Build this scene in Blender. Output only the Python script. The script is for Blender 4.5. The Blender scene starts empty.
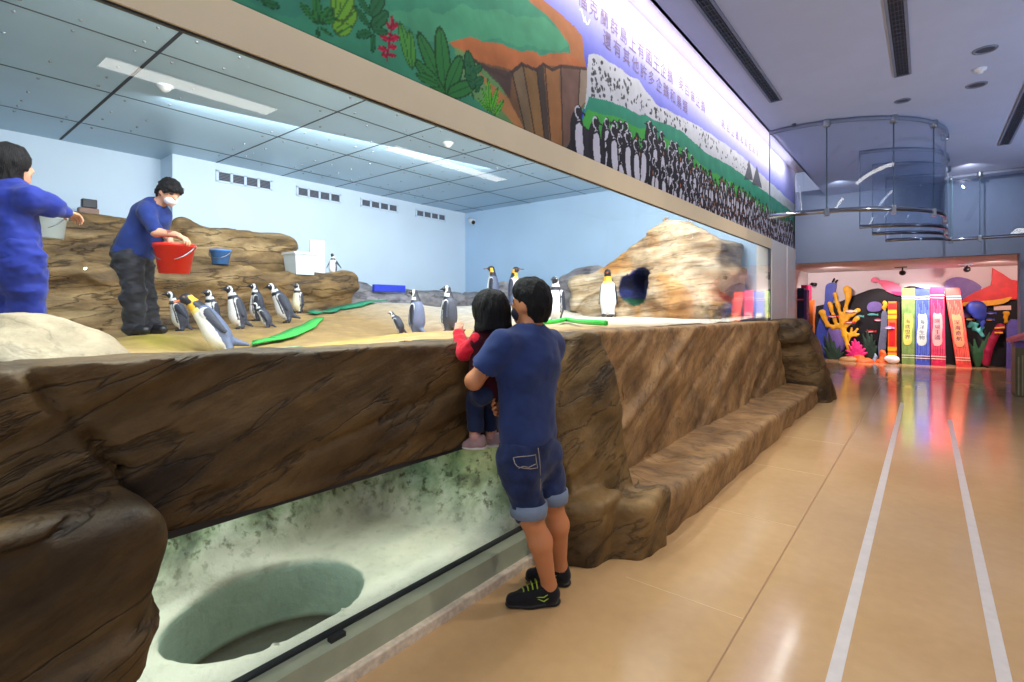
import bpy, math
import numpy as np
from mathutils import Vector, Matrix

# ------------------------------------------------------------------ camera, world, lights, exposure
SC = bpy.context.scene
COL = SC.collection
FPX, CX, HY, EYE = 515.0, 512.0, 307.0, 1.57       # focal length in px, image centre x, horizon row, eye height
YAW = math.atan2(414.0, FPX)                        # the corridor's vanishing point is 414 px right of the centre
FW = np.array([-math.sin(YAW), math.cos(YAW), 0.0])
RT = np.array([math.cos(YAW), math.sin(YAW), 0.0])

cam_d = bpy.data.cameras.new('camera')
cam_d.sensor_width = 36.0
cam_d.lens = FPX / 1024.0 * 36.0
cam_d.shift_y = -(341.0 - HY) / 1024.0
cam_d.clip_start, cam_d.clip_end = 0.05, 100
cam = bpy.data.objects.new('camera', cam_d)
cam.location = (0, 0, EYE)
cam.rotation_euler = (math.pi / 2, 0, YAW)
COL.objects.link(cam)
SC.camera = cam

SC.view_settings.view_transform = 'Standard'
SC.view_settings.look = 'None'
SC.view_settings.exposure = 0.0
SC.view_settings.gamma = 1.0
SC.view_settings.use_curve_mapping = False

wd = bpy.data.worlds.new('dim_hall')
SC.world = wd
wd.use_nodes = True
wd.node_tree.nodes['Background'].inputs[0].default_value = (0.60, 0.66, 0.92, 1)
wd.node_tree.nodes['Background'].inputs[1].default_value = 0.5

def area(name, loc, target, size, power, color=(1, 1, 1), size_y=None, spread=180):
    l = bpy.data.lights.new(name, 'AREA')
    l.energy = power
    l.color = color
    l.size = size
    if size_y:
        l.shape = 'RECTANGLE'
        l.size_y = size_y
    l.spread = math.radians(spread)
    o = bpy.data.objects.new(name, l)
    o.location = loc
    d = Vector(target) - Vector(loc)
    o.rotation_euler = d.to_track_quat('-Z', 'Y').to_euler()
    COL.objects.link(o)
    return o

def spot(name, loc, target, power, angle, color=(1, 1, 1), blend=0.5, radius=0.05):
    l = bpy.data.lights.new(name, 'SPOT')
    l.energy = power
    l.color = color
    l.spot_size = math.radians(angle)
    l.spot_blend = blend
    l.shadow_soft_size = radius
    o = bpy.data.objects.new(name, l)
    o.location = loc
    d = Vector(target) - Vector(loc)
    o.rotation_euler = d.to_track_quat('-Z', 'Y').to_euler()
    COL.objects.link(o)
    return o

# the tank's lamps hang behind the window header, out of sight from the hall
area('tank_lamp', (-3.6, 1.7, 3.9), (-6.4, 2.0, 1.2), 1.6, 120, (0.88, 0.95, 1.0), 0.5)
area('tank_lamp', (-3.1, 4.4, 3.85), (-5.8, 4.8, 1.2), 1.8, 190, (0.93, 0.97, 1.0), 0.5)
area('tank_lamp', (-2.9, 7.4, 3.85), (-4.2, 8.6, 1.4), 1.8, 140, (1.0, 0.99, 0.97), 0.5)
area('tank_wash', (-6.6, 4.6, 3.95), (-9.6, 5.2, 2.6), 5.0, 95, (0.86, 0.94, 1.0), 0.6)
area('pool_fill', (-2.78, 1.5, 3.0), (-2.78, 1.5, 0.2), 0.7, 84, (0.92, 1.0, 0.92), 2.2)
area('pool_fill', (-2.22, 1.4, 0.97), (-2.95, 1.4, -0.1), 1.8, 9, (0.92, 1.0, 0.92), 0.08)  # added fill tucked under the sill to brighten the hole's far wall
# the cove light in the slot between the mural wall and the hall ceiling
area('cove_strip', (-1.86, 5.4, 4.30), (-2.1, 5.4, 3.72), 11.0, 105, (1.0, 0.97, 0.94), 0.05)
# fill lights added to brighten the hall, whose own downlights are dark
spot('hall_fill', (0.9, 0.6, 4.10), (-0.6, 1.8, 0), 150, 62, (1.0, 0.88, 0.72), 0.9, 0.04)
spot('hall_fill', (0.9, 4.2, 4.10), (-0.6, 4.6, 0.4), 330, 100, (1.0, 0.88, 0.74), 0.9, 0.04)
spot('hall_fill', (0.9, 7.6, 4.10), (-0.8, 7.8, 0.6), 260, 105, (1.0, 0.88, 0.76), 0.9, 0.04)
for y in (1.5, 4.5, 7.5, 10.5): spot('ceiling_fill', (3.1, y, 2.0), (0.3, y + 0.5, 4.3), 190, 105, (0.50, 0.68, 1.0), 1.0, 0.012)  # unseen blue fills added to brighten and tint the ceiling
for x in (-1.4, 0.6): spot('upper_fill', (x, 12.2, 4.08), (x, 13.8, 3.0), 90, 120, (0.86, 0.9, 1.0), 1.0, 0.02)  # fill added to lift the upper wall, no fixture there
area('back_fill', (0.8, -2.9, 2.0), (0.6, 6, 3.6), 4.0, 55, (0.72, 0.80, 1.0), 3.0)  # cool fill added behind the viewer to raise the hall's ambient light
# spotlights over the reef display
spot('display_spot', (0.36, 17.12, 2.50), (0.05, 17.9, 1.5), 280, 85, (1.0, 0.82, 0.84))
spot('display_spot', (-0.75, 17.0, 2.50), (-0.6, 17.9, 1.2), 110, 95, (1.0, 0.86, 0.84))
spot('display_spot', (1.3, 16.0, 2.5), (1.1, 18.4, 1.5), 150, 90, (1.0, 0.66, 0.62))
spot('display_spot', (-2.0, 15.6, 2.5), (-1.8, 18.4, 1.2), 220, 90, (1.0, 0.80, 0.84))

# ------------------------------------------------------------------ helpers
def at(px, py, t):
    """world point at photo pixel (px, py), t metres deep along the view"""
    return np.array([0, 0, EYE]) + t * (FW + (px - CX) / FPX * RT) + np.array([0, 0, (HY - py) / FPX * t])

def on_x(px, py, X):
    dx = FW[0] + (px - CX) / FPX * RT[0]
    return at(px, py, X / dx)

def on_y(px, py, Y):
    dy = FW[1] + (px - CX) / FPX * RT[1]
    return at(px, py, Y / dy)

def on_z(px, py, Z):
    return at(px, py, (EYE - Z) * FPX / (py - HY))

def lin(c):
    c = [v / 255.0 for v in c]
    return tuple(v / 12.92 if v <= 0.04045 else ((v + 0.055) / 1.055) ** 2.4 for v in c)

def tag(o, label=None, cat=None, group=None, kind=None):
    if label: o['label'] = label
    if cat: o['category'] = cat
    if group: o['group'] = group
    if kind: o['kind'] = kind
    return o

def empty(name, loc, label, cat, group=None):
    o = bpy.data.objects.new(name, None)
    o.empty_display_size = 0.1
    o.location = tuple(loc)
    COL.objects.link(o)
    tag(o, label, cat, group)
    return o

def link(name, me, mats, parent=None, smooth=False):
    """link mesh (in world coordinates) as one object; a child keeps its world place"""
    if not isinstance(mats, (list, tuple)): mats = [mats]
    for m in mats: me.materials.append(m)
    o = bpy.data.objects.new(name, me)
    COL.objects.link(o)
    if smooth: me.polygons.foreach_set('use_smooth', [True] * len(me.polygons))
    if parent is not None:
        o.parent = parent
        off = Vector((0, 0, 0)); p = parent
        while p is not None:
            off += p.location; p = p.parent
        o.location = -off
    return o

def origin_to(o, loc):
    """move a top-level mesh's origin to loc without moving the mesh"""
    o.data.transform(Matrix.Translation(-Vector(tuple(loc))))
    o.location = tuple(loc)

class MB:
    """collects shapes, builds them as one mesh"""
    def __init__(s): s.v, s.f, s.m = [], [], []
    def add(s, vs, fs, mi=0):
        b = len(s.v)
        s.v += [tuple(map(float, v)) for v in vs]
        s.f += [tuple(b + i for i in f) for f in fs]
        s.m += [mi] * len(fs)
        return s
    def box(s, lo, hi, mi=0, bev=0.0):
        (x0, y0, z0), (x1, y1, z1) = lo, hi
        if bev <= 0:
            vs = [(x, y, z) for z in (z0, z1) for y in (y0, y1) for x in (x0, x1)]
            fs = [(0, 2, 3, 1), (4, 5, 7, 6), (0, 1, 5, 4), (2, 6, 7, 3), (0, 4, 6, 2), (1, 3, 7, 5)]
            return s.add(vs, fs, mi)
        import bmesh
        bm = bmesh.new()
        bmesh.ops.create_cube(bm, size=1)
        for v in bm.verts:
            v.co = Vector(((x0 + x1) / 2 + v.co.x * (x1 - x0), (y0 + y1) / 2 + v.co.y * (y1 - y0), (z0 + z1) / 2 + v.co.z * (z1 - z0)))
        bmesh.ops.bevel(bm, geom=bm.edges[:], offset=bev, segments=2, affect='EDGES', profile=0.5)
        bm.verts.index_update()
        s.add([v.co for v in bm.verts], [tuple(v.index for v in f.verts) for f in bm.faces], mi)
        bm.free()
        return s
    def prism(s, pts, offset, mi=0):
        """polygon pts (3-D, planar) extruded by the offset vector"""
        n = len(pts)
        a = [np.array(p, float) for p in pts]; o = np.array(offset, float)
        nrm = sum((np.cross(a[i], a[(i + 1) % n]) for i in range(n)), np.zeros(3))
        if np.dot(nrm, o) > 0: a = a[::-1]
        vs = a + [p + o for p in a]
        fs = [tuple(range(n)), tuple(range(2 * n - 1, n - 1, -1))]
        fs += [(i, i + n, (i + 1) % n + n, (i + 1) % n) for i in range(n)]
        return s.add(vs, fs, mi)
    def tube(s, pts, r, n=10, mi=0, caps=True):
        pts = [np.array(p, float) for p in pts]
        rs = r if isinstance(r, (list, tuple)) else [r] * len(pts)
        vs, fs = [], []
        up = np.array([0.0, 0, 1])
        for i, p in enumerate(pts):
            d = pts[min(i + 1, len(pts) - 1)] - pts[max(i - 1, 0)]
            d = d / (np.linalg.norm(d) + 1e-9)
            if abs(np.dot(d, up)) > 0.95: up = np.array([1.0, 0, 0]) if abs(d[0]) < 0.9 else np.array([0, 1.0, 0])
            u = np.cross(up, d); u /= np.linalg.norm(u); w = np.cross(d, u)
            for k in range(n):
                a = 2 * math.pi * k / n
                vs.append(p + rs[i] * (math.cos(a) * u + math.sin(a) * w))
            up = w
        for i in range(len(pts) - 1):
            for k in range(n):
                fs.append((i * n + k, i * n + (k + 1) % n, (i + 1) * n + (k + 1) % n, (i + 1) * n + k))
        if caps:
            fs.append(tuple(range(n - 1, -1, -1)))
            fs.append(tuple((len(pts) - 1) * n + k for k in range(n)))
        return s.add(vs, fs, mi)
    def lathe(s, prof, n=28, c=(0, 0, 0), mi=0):
        """profile of (radius, z) turned about the vertical axis through c"""
        vs, fs = [], []
        for r, z in prof:
            for k in range(n):
                a = 2 * math.pi * k / n
                vs.append((c[0] + r * math.cos(a), c[1] + r * math.sin(a), c[2] + z))
        for i in range(len(prof) - 1):
            for k in range(n):
                fs.append((i * n + k, i * n + (k + 1) % n, (i + 1) * n + (k + 1) % n, (i + 1) * n + k))
        return s.add(vs, fs, mi)
    def build(s, name, mats, parent=None, smooth=False):
        me = bpy.data.meshes.new(name)
        me.from_pydata(s.v, [], s.f)
        me.update()
        o = link(name, me, mats, parent, smooth)
        if any(s.m): me.polygons.foreach_set('material_index', s.m)
        return o

# ---- noise and solid modelling on a grid
def _h(ix, iy, iz, seed):
    n = (ix.astype(np.int64) * 374761393 + iy.astype(np.int64) * 668265263 + iz.astype(np.int64) * 2147483647 + seed * 1274126177) & 0xFFFFFFFF
    n = ((n ^ (n >> 13)) * 1274126177) & 0xFFFFFFFF
    n = n ^ (n >> 16)
    return (n & 0xFFFF) / 65535.0

def vnoise(x, y, z, seed=0):
    fx, fy, fz = np.floor(x), np.floor(y), np.floor(z)
    tx, ty, tz = x - fx, y - fy, z - fz
    tx, ty, tz = tx * tx * (3 - 2 * tx), ty * ty * (3 - 2 * ty), tz * tz * (3 - 2 * tz)
    r = 0
    for a in (0, 1):
        wx = tx if a else 1 - tx
        for b in (0, 1):
            wy = ty if b else 1 - ty
            for c in (0, 1):
                wz = tz if c else 1 - tz
                r = r + wx * wy * wz * _h(fx + a, fy + b, fz + c, seed)
    return r * 2 - 1

def fbm(x, y, z, oct=4, seed=0, gain=0.5):
    r, a, f, tot = 0, 1.0, 1.0, 0
    for o in range(oct):
        r = r + a * vnoise(x * f + 13.7 * o, y * f + 5.1 * o, z * f + 9.3 * o, seed + o)
        tot += a; a *= gain; f *= 2.03
    return r / tot

def grid3(lo, hi, h):
    ax = [np.arange(lo[i] - 2 * h, hi[i] + 3 * h, h, dtype=np.float32) for i in range(3)]
    return np.meshgrid(*ax, indexing='ij')

def nets(f, X, Y, Z, h):
    """surface nets: the zero set of f as vertices and quads"""
    f = f.astype(np.float32).copy()
    for ax in range(3):
        for e in (0, -1):
            sl = [slice(None)] * 3; sl[ax] = e
            f[tuple(sl)] = np.maximum(f[tuple(sl)], h)
    ins = f < 0
    nx, ny, nz = f.shape
    cnt = np.zeros((nx - 1, ny - 1, nz - 1), np.int8)
    for a in (0, 1):
        for b in (0, 1):
            for c in (0, 1):
                cnt += ins[a:nx - 1 + a, b:ny - 1 + b, c:nz - 1 + c]
    act = (cnt > 0) & (cnt < 8)
    idx = np.argwhere(act)
    ids = np.full(act.shape, -1, np.int64); ids[act] = np.arange(len(idx))
    P = np.zeros((len(idx), 3)); W = np.zeros(len(idx))
    I, J, K = idx.T
    cor = [(a, b, c) for a in (0, 1) for b in (0, 1) for c in (0, 1)]
    for p in cor:
        for ax in range(3):
            if p[ax]: continue
            q = list(p); q[ax] = 1
            fa, fb = f[I + p[0], J + p[1], K + p[2]], f[I + q[0], J + q[1], K + q[2]]
            m = (fa < 0) != (fb < 0)
            t = np.where(m, fa / np.where(m, fa - fb, 1), 0)
            for d in range(3):
                P[:, d] += np.where(m, p[d] + (t if d == ax else 0), 0)
            W += m
    P /= W[:, None]
    V = np.stack([X[0, 0, 0] + (I + P[:, 0]) * h, Y[0, 0, 0] + (J + P[:, 1]) * h, Z[0, 0, 0] + (K + P[:, 2]) * h], 1)
    F = []
    for ax in range(3):
        u, w = (ax + 1) % 3, (ax + 2) % 3
        a = [slice(None)] * 3; b = [slice(None)] * 3
        a[ax] = slice(0, -1); b[ax] = slice(1, None)
        A, B = ins[tuple(a)], ins[tuple(b)]
        ch = np.argwhere(A != B)
        ch = ch[(ch[:, u] > 0) & (ch[:, w] > 0) & (ch[:, u] < f.shape[u] - 1) & (ch[:, w] < f.shape[w] - 1)]
        if not len(ch): continue
        c = []
        for du, dw in ((-1, -1), (0, -1), (0, 0), (-1, 0)):
            q = ch.copy(); q[:, u] += du; q[:, w] += dw
            c.append(ids[q[:, 0], q[:, 1], q[:, 2]])
        quad = np.stack(c, 1)
        s = A[ch[:, 0], ch[:, 1], ch[:, 2]]
        quad[~s] = quad[~s][:, ::-1]
        F.append(quad)
    return V, np.concatenate(F)

def mesh_np(name, V, F, colors=None):
    me = bpy.data.meshes.new(name)
    me.vertices.add(len(V)); me.vertices.foreach_set('co', np.asarray(V, np.float32).ravel())
    n = F.shape[1]
    me.loops.add(len(F) * n); me.loops.foreach_set('vertex_index', F.ravel().astype(np.int32))
    me.polygons.add(len(F))
    me.polygons.foreach_set('loop_start', np.arange(0, len(F) * n, n, dtype=np.int32))
    me.polygons.foreach_set('loop_total', np.full(len(F), n, np.int32))
    me.update(calc_edges=True)
    me.validate()
    me.polygons.foreach_set('use_smooth', np.ones(len(me.polygons), bool))
    if colors is not None:
        ca = me.color_attributes.new('paint', 'FLOAT_COLOR', 'POINT')
        c4 = np.ones((len(V), 4), np.float32); c4[:, :3] = colors
        ca.data.foreach_set('color', c4.ravel())
    return me

# signed distances of the shapes a body or a rock is blended from
def cap(a, b, ra, rb, flat=None, tagv=0):
    return ('c', np.array(a, float), np.array(b, float), ra, rb, flat, tagv)

def ell(c, r, frame=None, tagv=0):
    return ('e', np.array(c, float), np.array(r, float), frame, tagv)

def sdf(p, X, Y, Z):
    if p[0] == 'c':
        _, a, b, ra, rb, flat, _t = p
        qx, qy, qz = X - a[0], Y - a[1], Z - a[2]
        d = b - a; L = float(d @ d) + 1e-12
        hh = np.clip((qx * d[0] + qy * d[1] + qz * d[2]) / L, 0, 1)
        rx, ry, rz = qx - hh * d[0], qy - hh * d[1], qz - hh * d[2]
        sq = rx * rx + ry * ry + rz * rz
        if flat is not None:
            ax, k = np.array(flat[0], float), flat[1]
            ax = ax / np.linalg.norm(ax)
            c = rx * ax[0] + ry * ax[1] + rz * ax[2]
            sq = sq + c * c * (1 / (k * k) - 1)
            return (np.sqrt(sq) - (ra + (rb - ra) * hh)) * (0.5 + 0.5 * k)
        return np.sqrt(sq) - (ra + (rb - ra) * hh)
    _, c, r, fr, _t = p
    q = [X - c[0], Y - c[1], Z - c[2]]
    if fr is not None:
        q = [q[0] * ax[0] + q[1] * ax[1] + q[2] * ax[2] for ax in fr]
    k0 = np.sqrt((q[0] / r[0]) ** 2 + (q[1] / r[1]) ** 2 + (q[2] / r[2]) ** 2)
    k1 = np.sqrt((q[0] / r[0] ** 2) ** 2 + (q[1] / r[1] ** 2) ** 2 + (q[2] / r[2] ** 2) ** 2) + 1e-6
    return k0 * (k0 - 1) / k1

def smin(a, b, k):
    h = np.maximum(k - np.abs(a - b), 0) / k
    return np.minimum(a, b) - h * h * k * 0.25

def bounds(prims):
    lo, hi = np.full(3, 1e9), np.full(3, -1e9)
    for p in prims:
        if p[0] == 'c':
            for q, r in ((p[1], p[3]), (p[2], p[4])):
                lo = np.minimum(lo, q - r); hi = np.maximum(hi, q + r)
        else:
            r = max(p[2]); lo = np.minimum(lo, p[1] - r); hi = np.maximum(hi, p[1] + r)
    return lo, hi

def blob(prims, h, k=0.03, cut=(), planes=(), wrinkle=None, keep=None):
    """blend the shapes into one skin; cut removes shapes, planes (point, normal) remove their outer side"""
    lo, hi = bounds(prims)
    X, Y, Z = grid3(lo - 0.01, hi + 0.01, h)
    f = None
    for p in prims:
        d = sdf(p, X, Y, Z)
        f = d if f is None else smin(f, d, k)
    for p in cut:
        f = np.maximum(f, -sdf(p, X, Y, Z))
    for q, n in planes:
        n = np.array(n, float); n /= np.linalg.norm(n)
        f = np.maximum(f, (X - q[0]) * n[0] + (Y - q[1]) * n[1] + (Z - q[2]) * n[2])
    if wrinkle:
        amp, fr, sd = wrinkle[:3]
        st = wrinkle[3] if len(wrinkle) > 3 else (1, 1, 1)
        f = f + amp * fbm(X * fr * st[0], Y * fr * st[1], Z * fr * st[2], 3, sd)
    return nets(f, X, Y, Z, h)

def nearest_tag(prims, V):
    best = np.full(len(V), 1e9); t = np.zeros(len(V), int)
    for p in prims:
        d = sdf(p, V[:, 0], V[:, 1], V[:, 2])
        m = d < best
        best[m] = d[m]; t[m] = p[-1]
    return t

# ------------------------------------------------------------------ materials
def nodes_of(name):
    m = bpy.data.materials.new(name)
    m.use_nodes = True
    nt = m.node_tree
    return m, nt, nt.nodes['Principled BSDF']

def ramp(nt, fac, stops):
    r = nt.nodes.new('ShaderNodeValToRGB')
    while len(r.color_ramp.elements) < len(stops): r.color_ramp.elements.new(0.5)
    for e, (p, c) in zip(r.color_ramp.elements, stops):
        e.position = p; e.color = (*c, 1)
    nt.links.new(fac, r.inputs[0])
    return r.outputs[0]

def noise(nt, scale, detail=4, stretch=(1, 1, 1), rot=(0, 0, 0), rough=0.55, dist=0.0):
    tc = nt.nodes.new('ShaderNodeNewGeometry')
    mp = nt.nodes.new('ShaderNodeMapping')
    mp.inputs['Rotation'].default_value = rot
    mp.inputs['Scale'].default_value = stretch
    n = nt.nodes.new('ShaderNodeTexNoise')
    n.inputs['Scale'].default_value = scale
    n.inputs['Detail'].default_value = detail
    n.inputs['Roughness'].default_value = rough
    n.inputs['Distortion'].default_value = dist
    # turn first, then stretch, so that the grain follows the turned axes
    mp2 = nt.nodes.new('ShaderNodeMapping')
    mp2.inputs['Rotation'].default_value = rot
    mp.inputs['Rotation'].default_value = (0, 0, 0)
    nt.links.new(tc.outputs['Position'], mp2.inputs[0])
    nt.links.new(mp2.outputs[0], mp.inputs[0])
    nt.links.new(mp.outputs[0], n.inputs['Vector'])
    return n.outputs['Fac']

def bump(nt, b, height, strength=0.3, dist=0.02):
    n = nt.nodes.new('ShaderNodeBump')
    n.inputs['Strength'].default_value = strength
    n.inputs['Distance'].default_value = dist
    nt.links.new(height, n.inputs['Height'])
    nt.links.new(n.outputs[0], b.inputs['Normal'])
    return n

def mat(name, rgb, rough=0.6, var=0.08, scale=18, bmp=0.0, metal=0.0, stretch=(1, 1, 1), spec=0.5, sheen=0.0):
    m, nt, b = nodes_of(name)
    c = lin(rgb)
    lo = tuple(v * (1 - var) for v in c); hi = tuple(min(1, v * (1 + var)) for v in c)
    n = noise(nt, scale, 4, stretch)
    nt.links.new(ramp(nt, n, [(0.35, lo), (0.65, hi)]), b.inputs['Base Color'])
    b.inputs['Roughness'].default_value = rough
    b.inputs['Metallic'].default_value = metal
    b.inputs['Specular IOR Level'].default_value = spec
    if sheen: b.inputs['Sheen Weight'].default_value = sheen
    if bmp: bump(nt, b, n, bmp, 0.01)
    return m

def mat_emit(name, rgb, power):
    m, nt, b = nodes_of(name)
    b.inputs['Base Color'].default_value = (*lin(rgb), 1)
    b.inputs['Emission Color'].default_value = (*lin(rgb), 1)
    b.inputs['Emission Strength'].default_value = power
    return m

def mat_paint(name, rough=0.6, grain=0.1, scale=30, bmp=0.0, spec=0.5):
    """the surface's own painted colours, with a little grain"""
    m, nt, b = nodes_of(name)
    a = nt.nodes.new('ShaderNodeVertexColor'); a.layer_name = 'paint'
    n = noise(nt, scale, 5)
    g = ramp(nt, n, [(0.3, (1 - grain,) * 3), (0.7, (1.0,) * 3)])
    mx = nt.nodes.new('ShaderNodeMix'); mx.data_type = 'RGBA'; mx.blend_type = 'MULTIPLY'
    mx.inputs['Factor'].default_value = 1.0
    nt.links.new(a.outputs[0], mx.inputs['A']); nt.links.new(g, mx.inputs['B'])
    nt.links.new(mx.outputs['Result'], b.inputs['Base Color'])
    b.inputs['Roughness'].default_value = rough
    b.inputs['Specular IOR Level'].default_value = spec
    if bmp: bump(nt, b, n, bmp, 0.015)
    return m

def mat_rock(name, dark, mid, light, rot=(0, 0, 0), lines=0.85, scale=1.6, rough=0.62, bmp=0.6, stretch=(1, 1, 5), pale=None, spec=0.4):
    m, nt, b = nodes_of(name)
    n1 = noise(nt, scale, 8, stretch, rot, 0.62, 0.4)
    n2 = noise(nt, scale * 2.2, 9, (1, 1, 1.4), rot, 0.65)
    n3 = noise(nt, scale * 7, 6, (1, 1, 1.8), rot, 0.55)
    c1 = ramp(nt, n1, [(0.30, lin(dark)), (0.5, lin(mid)), (0.72, lin(light))])
    c2 = ramp(nt, n2, [(0.32, (0.45, 0.45, 0.45)), (0.62, (1.1, 1.1, 1.1))])
    mx = nt.nodes.new('ShaderNodeMix'); mx.data_type = 'RGBA'; mx.blend_type = 'MULTIPLY'
    mx.inputs['Factor'].default_value = 0.8
    nt.links.new(c1, mx.inputs['A']); nt.links.new(c2, mx.inputs['B'])
    out = mx.outputs['Result']
    n4 = noise(nt, scale * 0.9, 5, (stretch[0] * 1.4, stretch[1] * 1.2, stretch[2] * 1.7), rot, 0.55, 0.3)
    rg = nt.nodes.new('ShaderNodeMath'); rg.operation = 'SUBTRACT'; rg.inputs[1].default_value = 0.5; nt.links.new(n4, rg.inputs[0])
    ra = nt.nodes.new('ShaderNodeMath'); ra.operation = 'ABSOLUTE'; nt.links.new(rg.outputs[0], ra.inputs[0])
    ln = ramp(nt, ra.outputs[0], [(0.0, (0.30,) * 3), (0.022, (1.0,) * 3)])
    ml = nt.nodes.new('ShaderNodeMix'); ml.data_type = 'RGBA'; ml.blend_type = 'MULTIPLY'; ml.inputs['Factor'].default_value = lines
    nt.links.new(out, ml.inputs['A']); nt.links.new(ln, ml.inputs['B']); out = ml.outputs['Result']
    if pale:
        c3 = ramp(nt, noise(nt, scale * 1.3, 6, (1, 1, 1), (0.3, 0.2, 0.9)), [(0.52, (0, 0, 0)), (0.68, (1, 1, 1))])
        m2 = nt.nodes.new('ShaderNodeMix'); m2.data_type = 'RGBA'
        nt.links.new(c3, m2.inputs['Factor'])
        nt.links.new(out, m2.inputs['A']); m2.inputs['B'].default_value = (*lin(pale), 1)
        out = m2.outputs['Result']
    nt.links.new(out, b.inputs['Base Color'])
    b.inputs['Roughness'].default_value = rough
    b.inputs['Specular IOR Level'].default_value = spec
    ad = nt.nodes.new('ShaderNodeMath'); ad.operation = 'ADD'
    n3m = nt.nodes.new('ShaderNodeMath'); n3m.operation = 'MULTIPLY'; n3m.inputs[1].default_value = 0.5
    nt.links.new(n3, n3m.inputs[0]); nt.links.new(n3m.outputs[0], ad.inputs[0])
    ad2 = nt.nodes.new('ShaderNodeMath'); ad2.operation = 'MULTIPLY'; ad2.inputs[1].default_value = 0.8
    nt.links.new(n1, ad2.inputs[0]); nt.links.new(ad2.outputs[0], ad.inputs[1])
    ad3 = nt.nodes.new('ShaderNodeMath'); ad3.operation = 'ADD'
    lm = nt.nodes.new('ShaderNodeMath'); lm.operation = 'MULTIPLY'; lm.inputs[1].default_value = 0.4 * lines; nt.links.new(ln, lm.inputs[0])
    nt.links.new(ad.outputs[0], ad3.inputs[0]); nt.links.new(lm.outputs[0], ad3.inputs[1])
    bump(nt, b, ad3.outputs[0], bmp, 0.05)
    return m

def mat_glass(name, tint=(0.97, 0.99, 1.0), f0=0.04, veil=0.0, veil_rgb=(255, 255, 255)):
    """clear pane: mirror share by the angle of incidence, the rest passes straight"""
    m = bpy.data.materials.new(name); m.use_nodes = True
    nt = m.node_tree; nt.nodes.clear()
    N = nt.nodes.new
    out = N('ShaderNodeOutputMaterial'); tr = N('ShaderNodeBsdfTransparent'); gl = N('ShaderNodeBsdfGlossy')
    tr.inputs[0].default_value = (*tint, 1); gl.inputs['Roughness'].default_value = 0.0
    g = N('ShaderNodeNewGeometry'); dt = N('ShaderNodeVectorMath'); dt.operation = 'DOT_PRODUCT'
    nt.links.new(g.outputs['Incoming'], dt.inputs[0]); nt.links.new(g.outputs['Normal'], dt.inputs[1])
    def math_(op, a, b=None):
        n = N('ShaderNodeMath'); n.operation = op
        for i, v in enumerate((a, b)):
            if v is None: continue
            if isinstance(v, (int, float)): n.inputs[i].default_value = v
            else: nt.links.new(v, n.inputs[i])
        return n.outputs[0]
    c = math_('SUBTRACT', 1.0, math_('ABSOLUTE', dt.outputs['Value']))
    fr = math_('ADD', f0, math_('MULTIPLY', 1 - f0, math_('POWER', c, 5.0)))
    mx = N('ShaderNodeMixShader')
    nt.links.new(fr, mx.inputs[0]); nt.links.new(tr.outputs[0], mx.inputs[1]); nt.links.new(gl.outputs[0], mx.inputs[2])
    res = mx.outputs[0]
    if veil:
        df = N('ShaderNodeBsdfDiffuse'); df.inputs[0].default_value = (*lin(veil_rgb), 1)
        m2 = N('ShaderNodeMixShader'); m2.inputs[0].default_value = veil
        nt.links.new(res, m2.inputs[1]); nt.links.new(df.outputs[0], m2.inputs[2])
        res = m2.outputs[0]
    nt.links.new(res, out.inputs[0])
    return m
# ------------------------------------------------------------------ the room
XW = -2.10                         # face of the mural wall and of the window's frame
ZC = 4.14                          # hall ceiling
ZH0, ZH1 = 2.585, 2.76             # window header
TX, TY, TZ = -9.65, 10.0, 4.09     # tank: back wall, end wall, ceiling

def structure(o): o['kind'] = 'structure'; return o

def floor_material():
    m, nt, b = nodes_of('polished_floor')
    n1 = noise(nt, 0.7, 5, (1, 1, 1), (0, 0, 0), 0.6)
    n2 = noise(nt, 14, 6)
    c = ramp(nt, n1, [(0.3, lin((186, 150, 104))), (0.7, lin((204, 170, 124)))])
    g = ramp(nt, n2, [(0.3, (0.93, 0.93, 0.93)), (0.7, (1, 1, 1))])
    mx = nt.nodes.new('ShaderNodeMix'); mx.data_type = 'RGBA'; mx.blend_type = 'MULTIPLY'; mx.inputs['Factor'].default_value = 1
    nt.links.new(c, mx.inputs['A']); nt.links.new(g, mx.inputs['B'])
    nt.links.new(mx.outputs['Result'], b.inputs['Base Color'])
    r = ramp(nt, noise(nt, 1.3, 5), [(0.3, (0.10,) * 3), (0.7, (0.17,) * 3)])
    nt.links.new(r, b.inputs['Roughness'])
    b.inputs['Specular IOR Level'].default_value = 0.5
    bump(nt, b, noise(nt, 2.2, 3), 0.05, 0.02)
    return m

M_floor = floor_material()
M_joint = mat('floor_joint', (150, 112, 70), 0.4, 0.05)
M_jointpale = mat('floor_joint_pale', (204, 172, 126), 0.3, 0.05)
M_ceil = mat('ceiling_paint', (184, 190, 214), 0.75, 0.02, 3)  # blue cast of the hall's cool light is put into this colour
M_cove = mat('cove_paint', (240, 240, 238), 0.8, 0.01, 3)
M_white = mat('white_wall_paint', (222, 216, 212), 0.7, 0.02, 3)
M_cream = mat('cream_frame', (244, 222, 178), 0.45, 0.02, 4)
M_post = mat('pale_post', (238, 232, 220), 0.5, 0.02, 4)
M_bluegrey = mat('blue_grey_paint', (134, 142, 158), 0.7, 0.02, 3)
M_tankwall = mat('tank_blue_paint', (206, 224, 240), 0.55, 0.03, 1.2)
M_tankend = mat('tank_end_paint', (176, 206, 234), 0.55, 0.03, 1.2)
M_panel = mat('tank_ceiling_panel', (166, 194, 212), 0.4, 0.05, 0.9, metal=0.15)
M_dark = mat('dark_gap', (30, 34, 38), 0.7, 0.05)
M_blackstrip = mat('black_strip', (34, 36, 40), 0.5, 0.05)  # window gaskets, plus a thin black band under the rock beam
M_curbmetal = mat('grey_green_metal', (164, 172, 146), 0.45, 0.08, 6)
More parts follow.
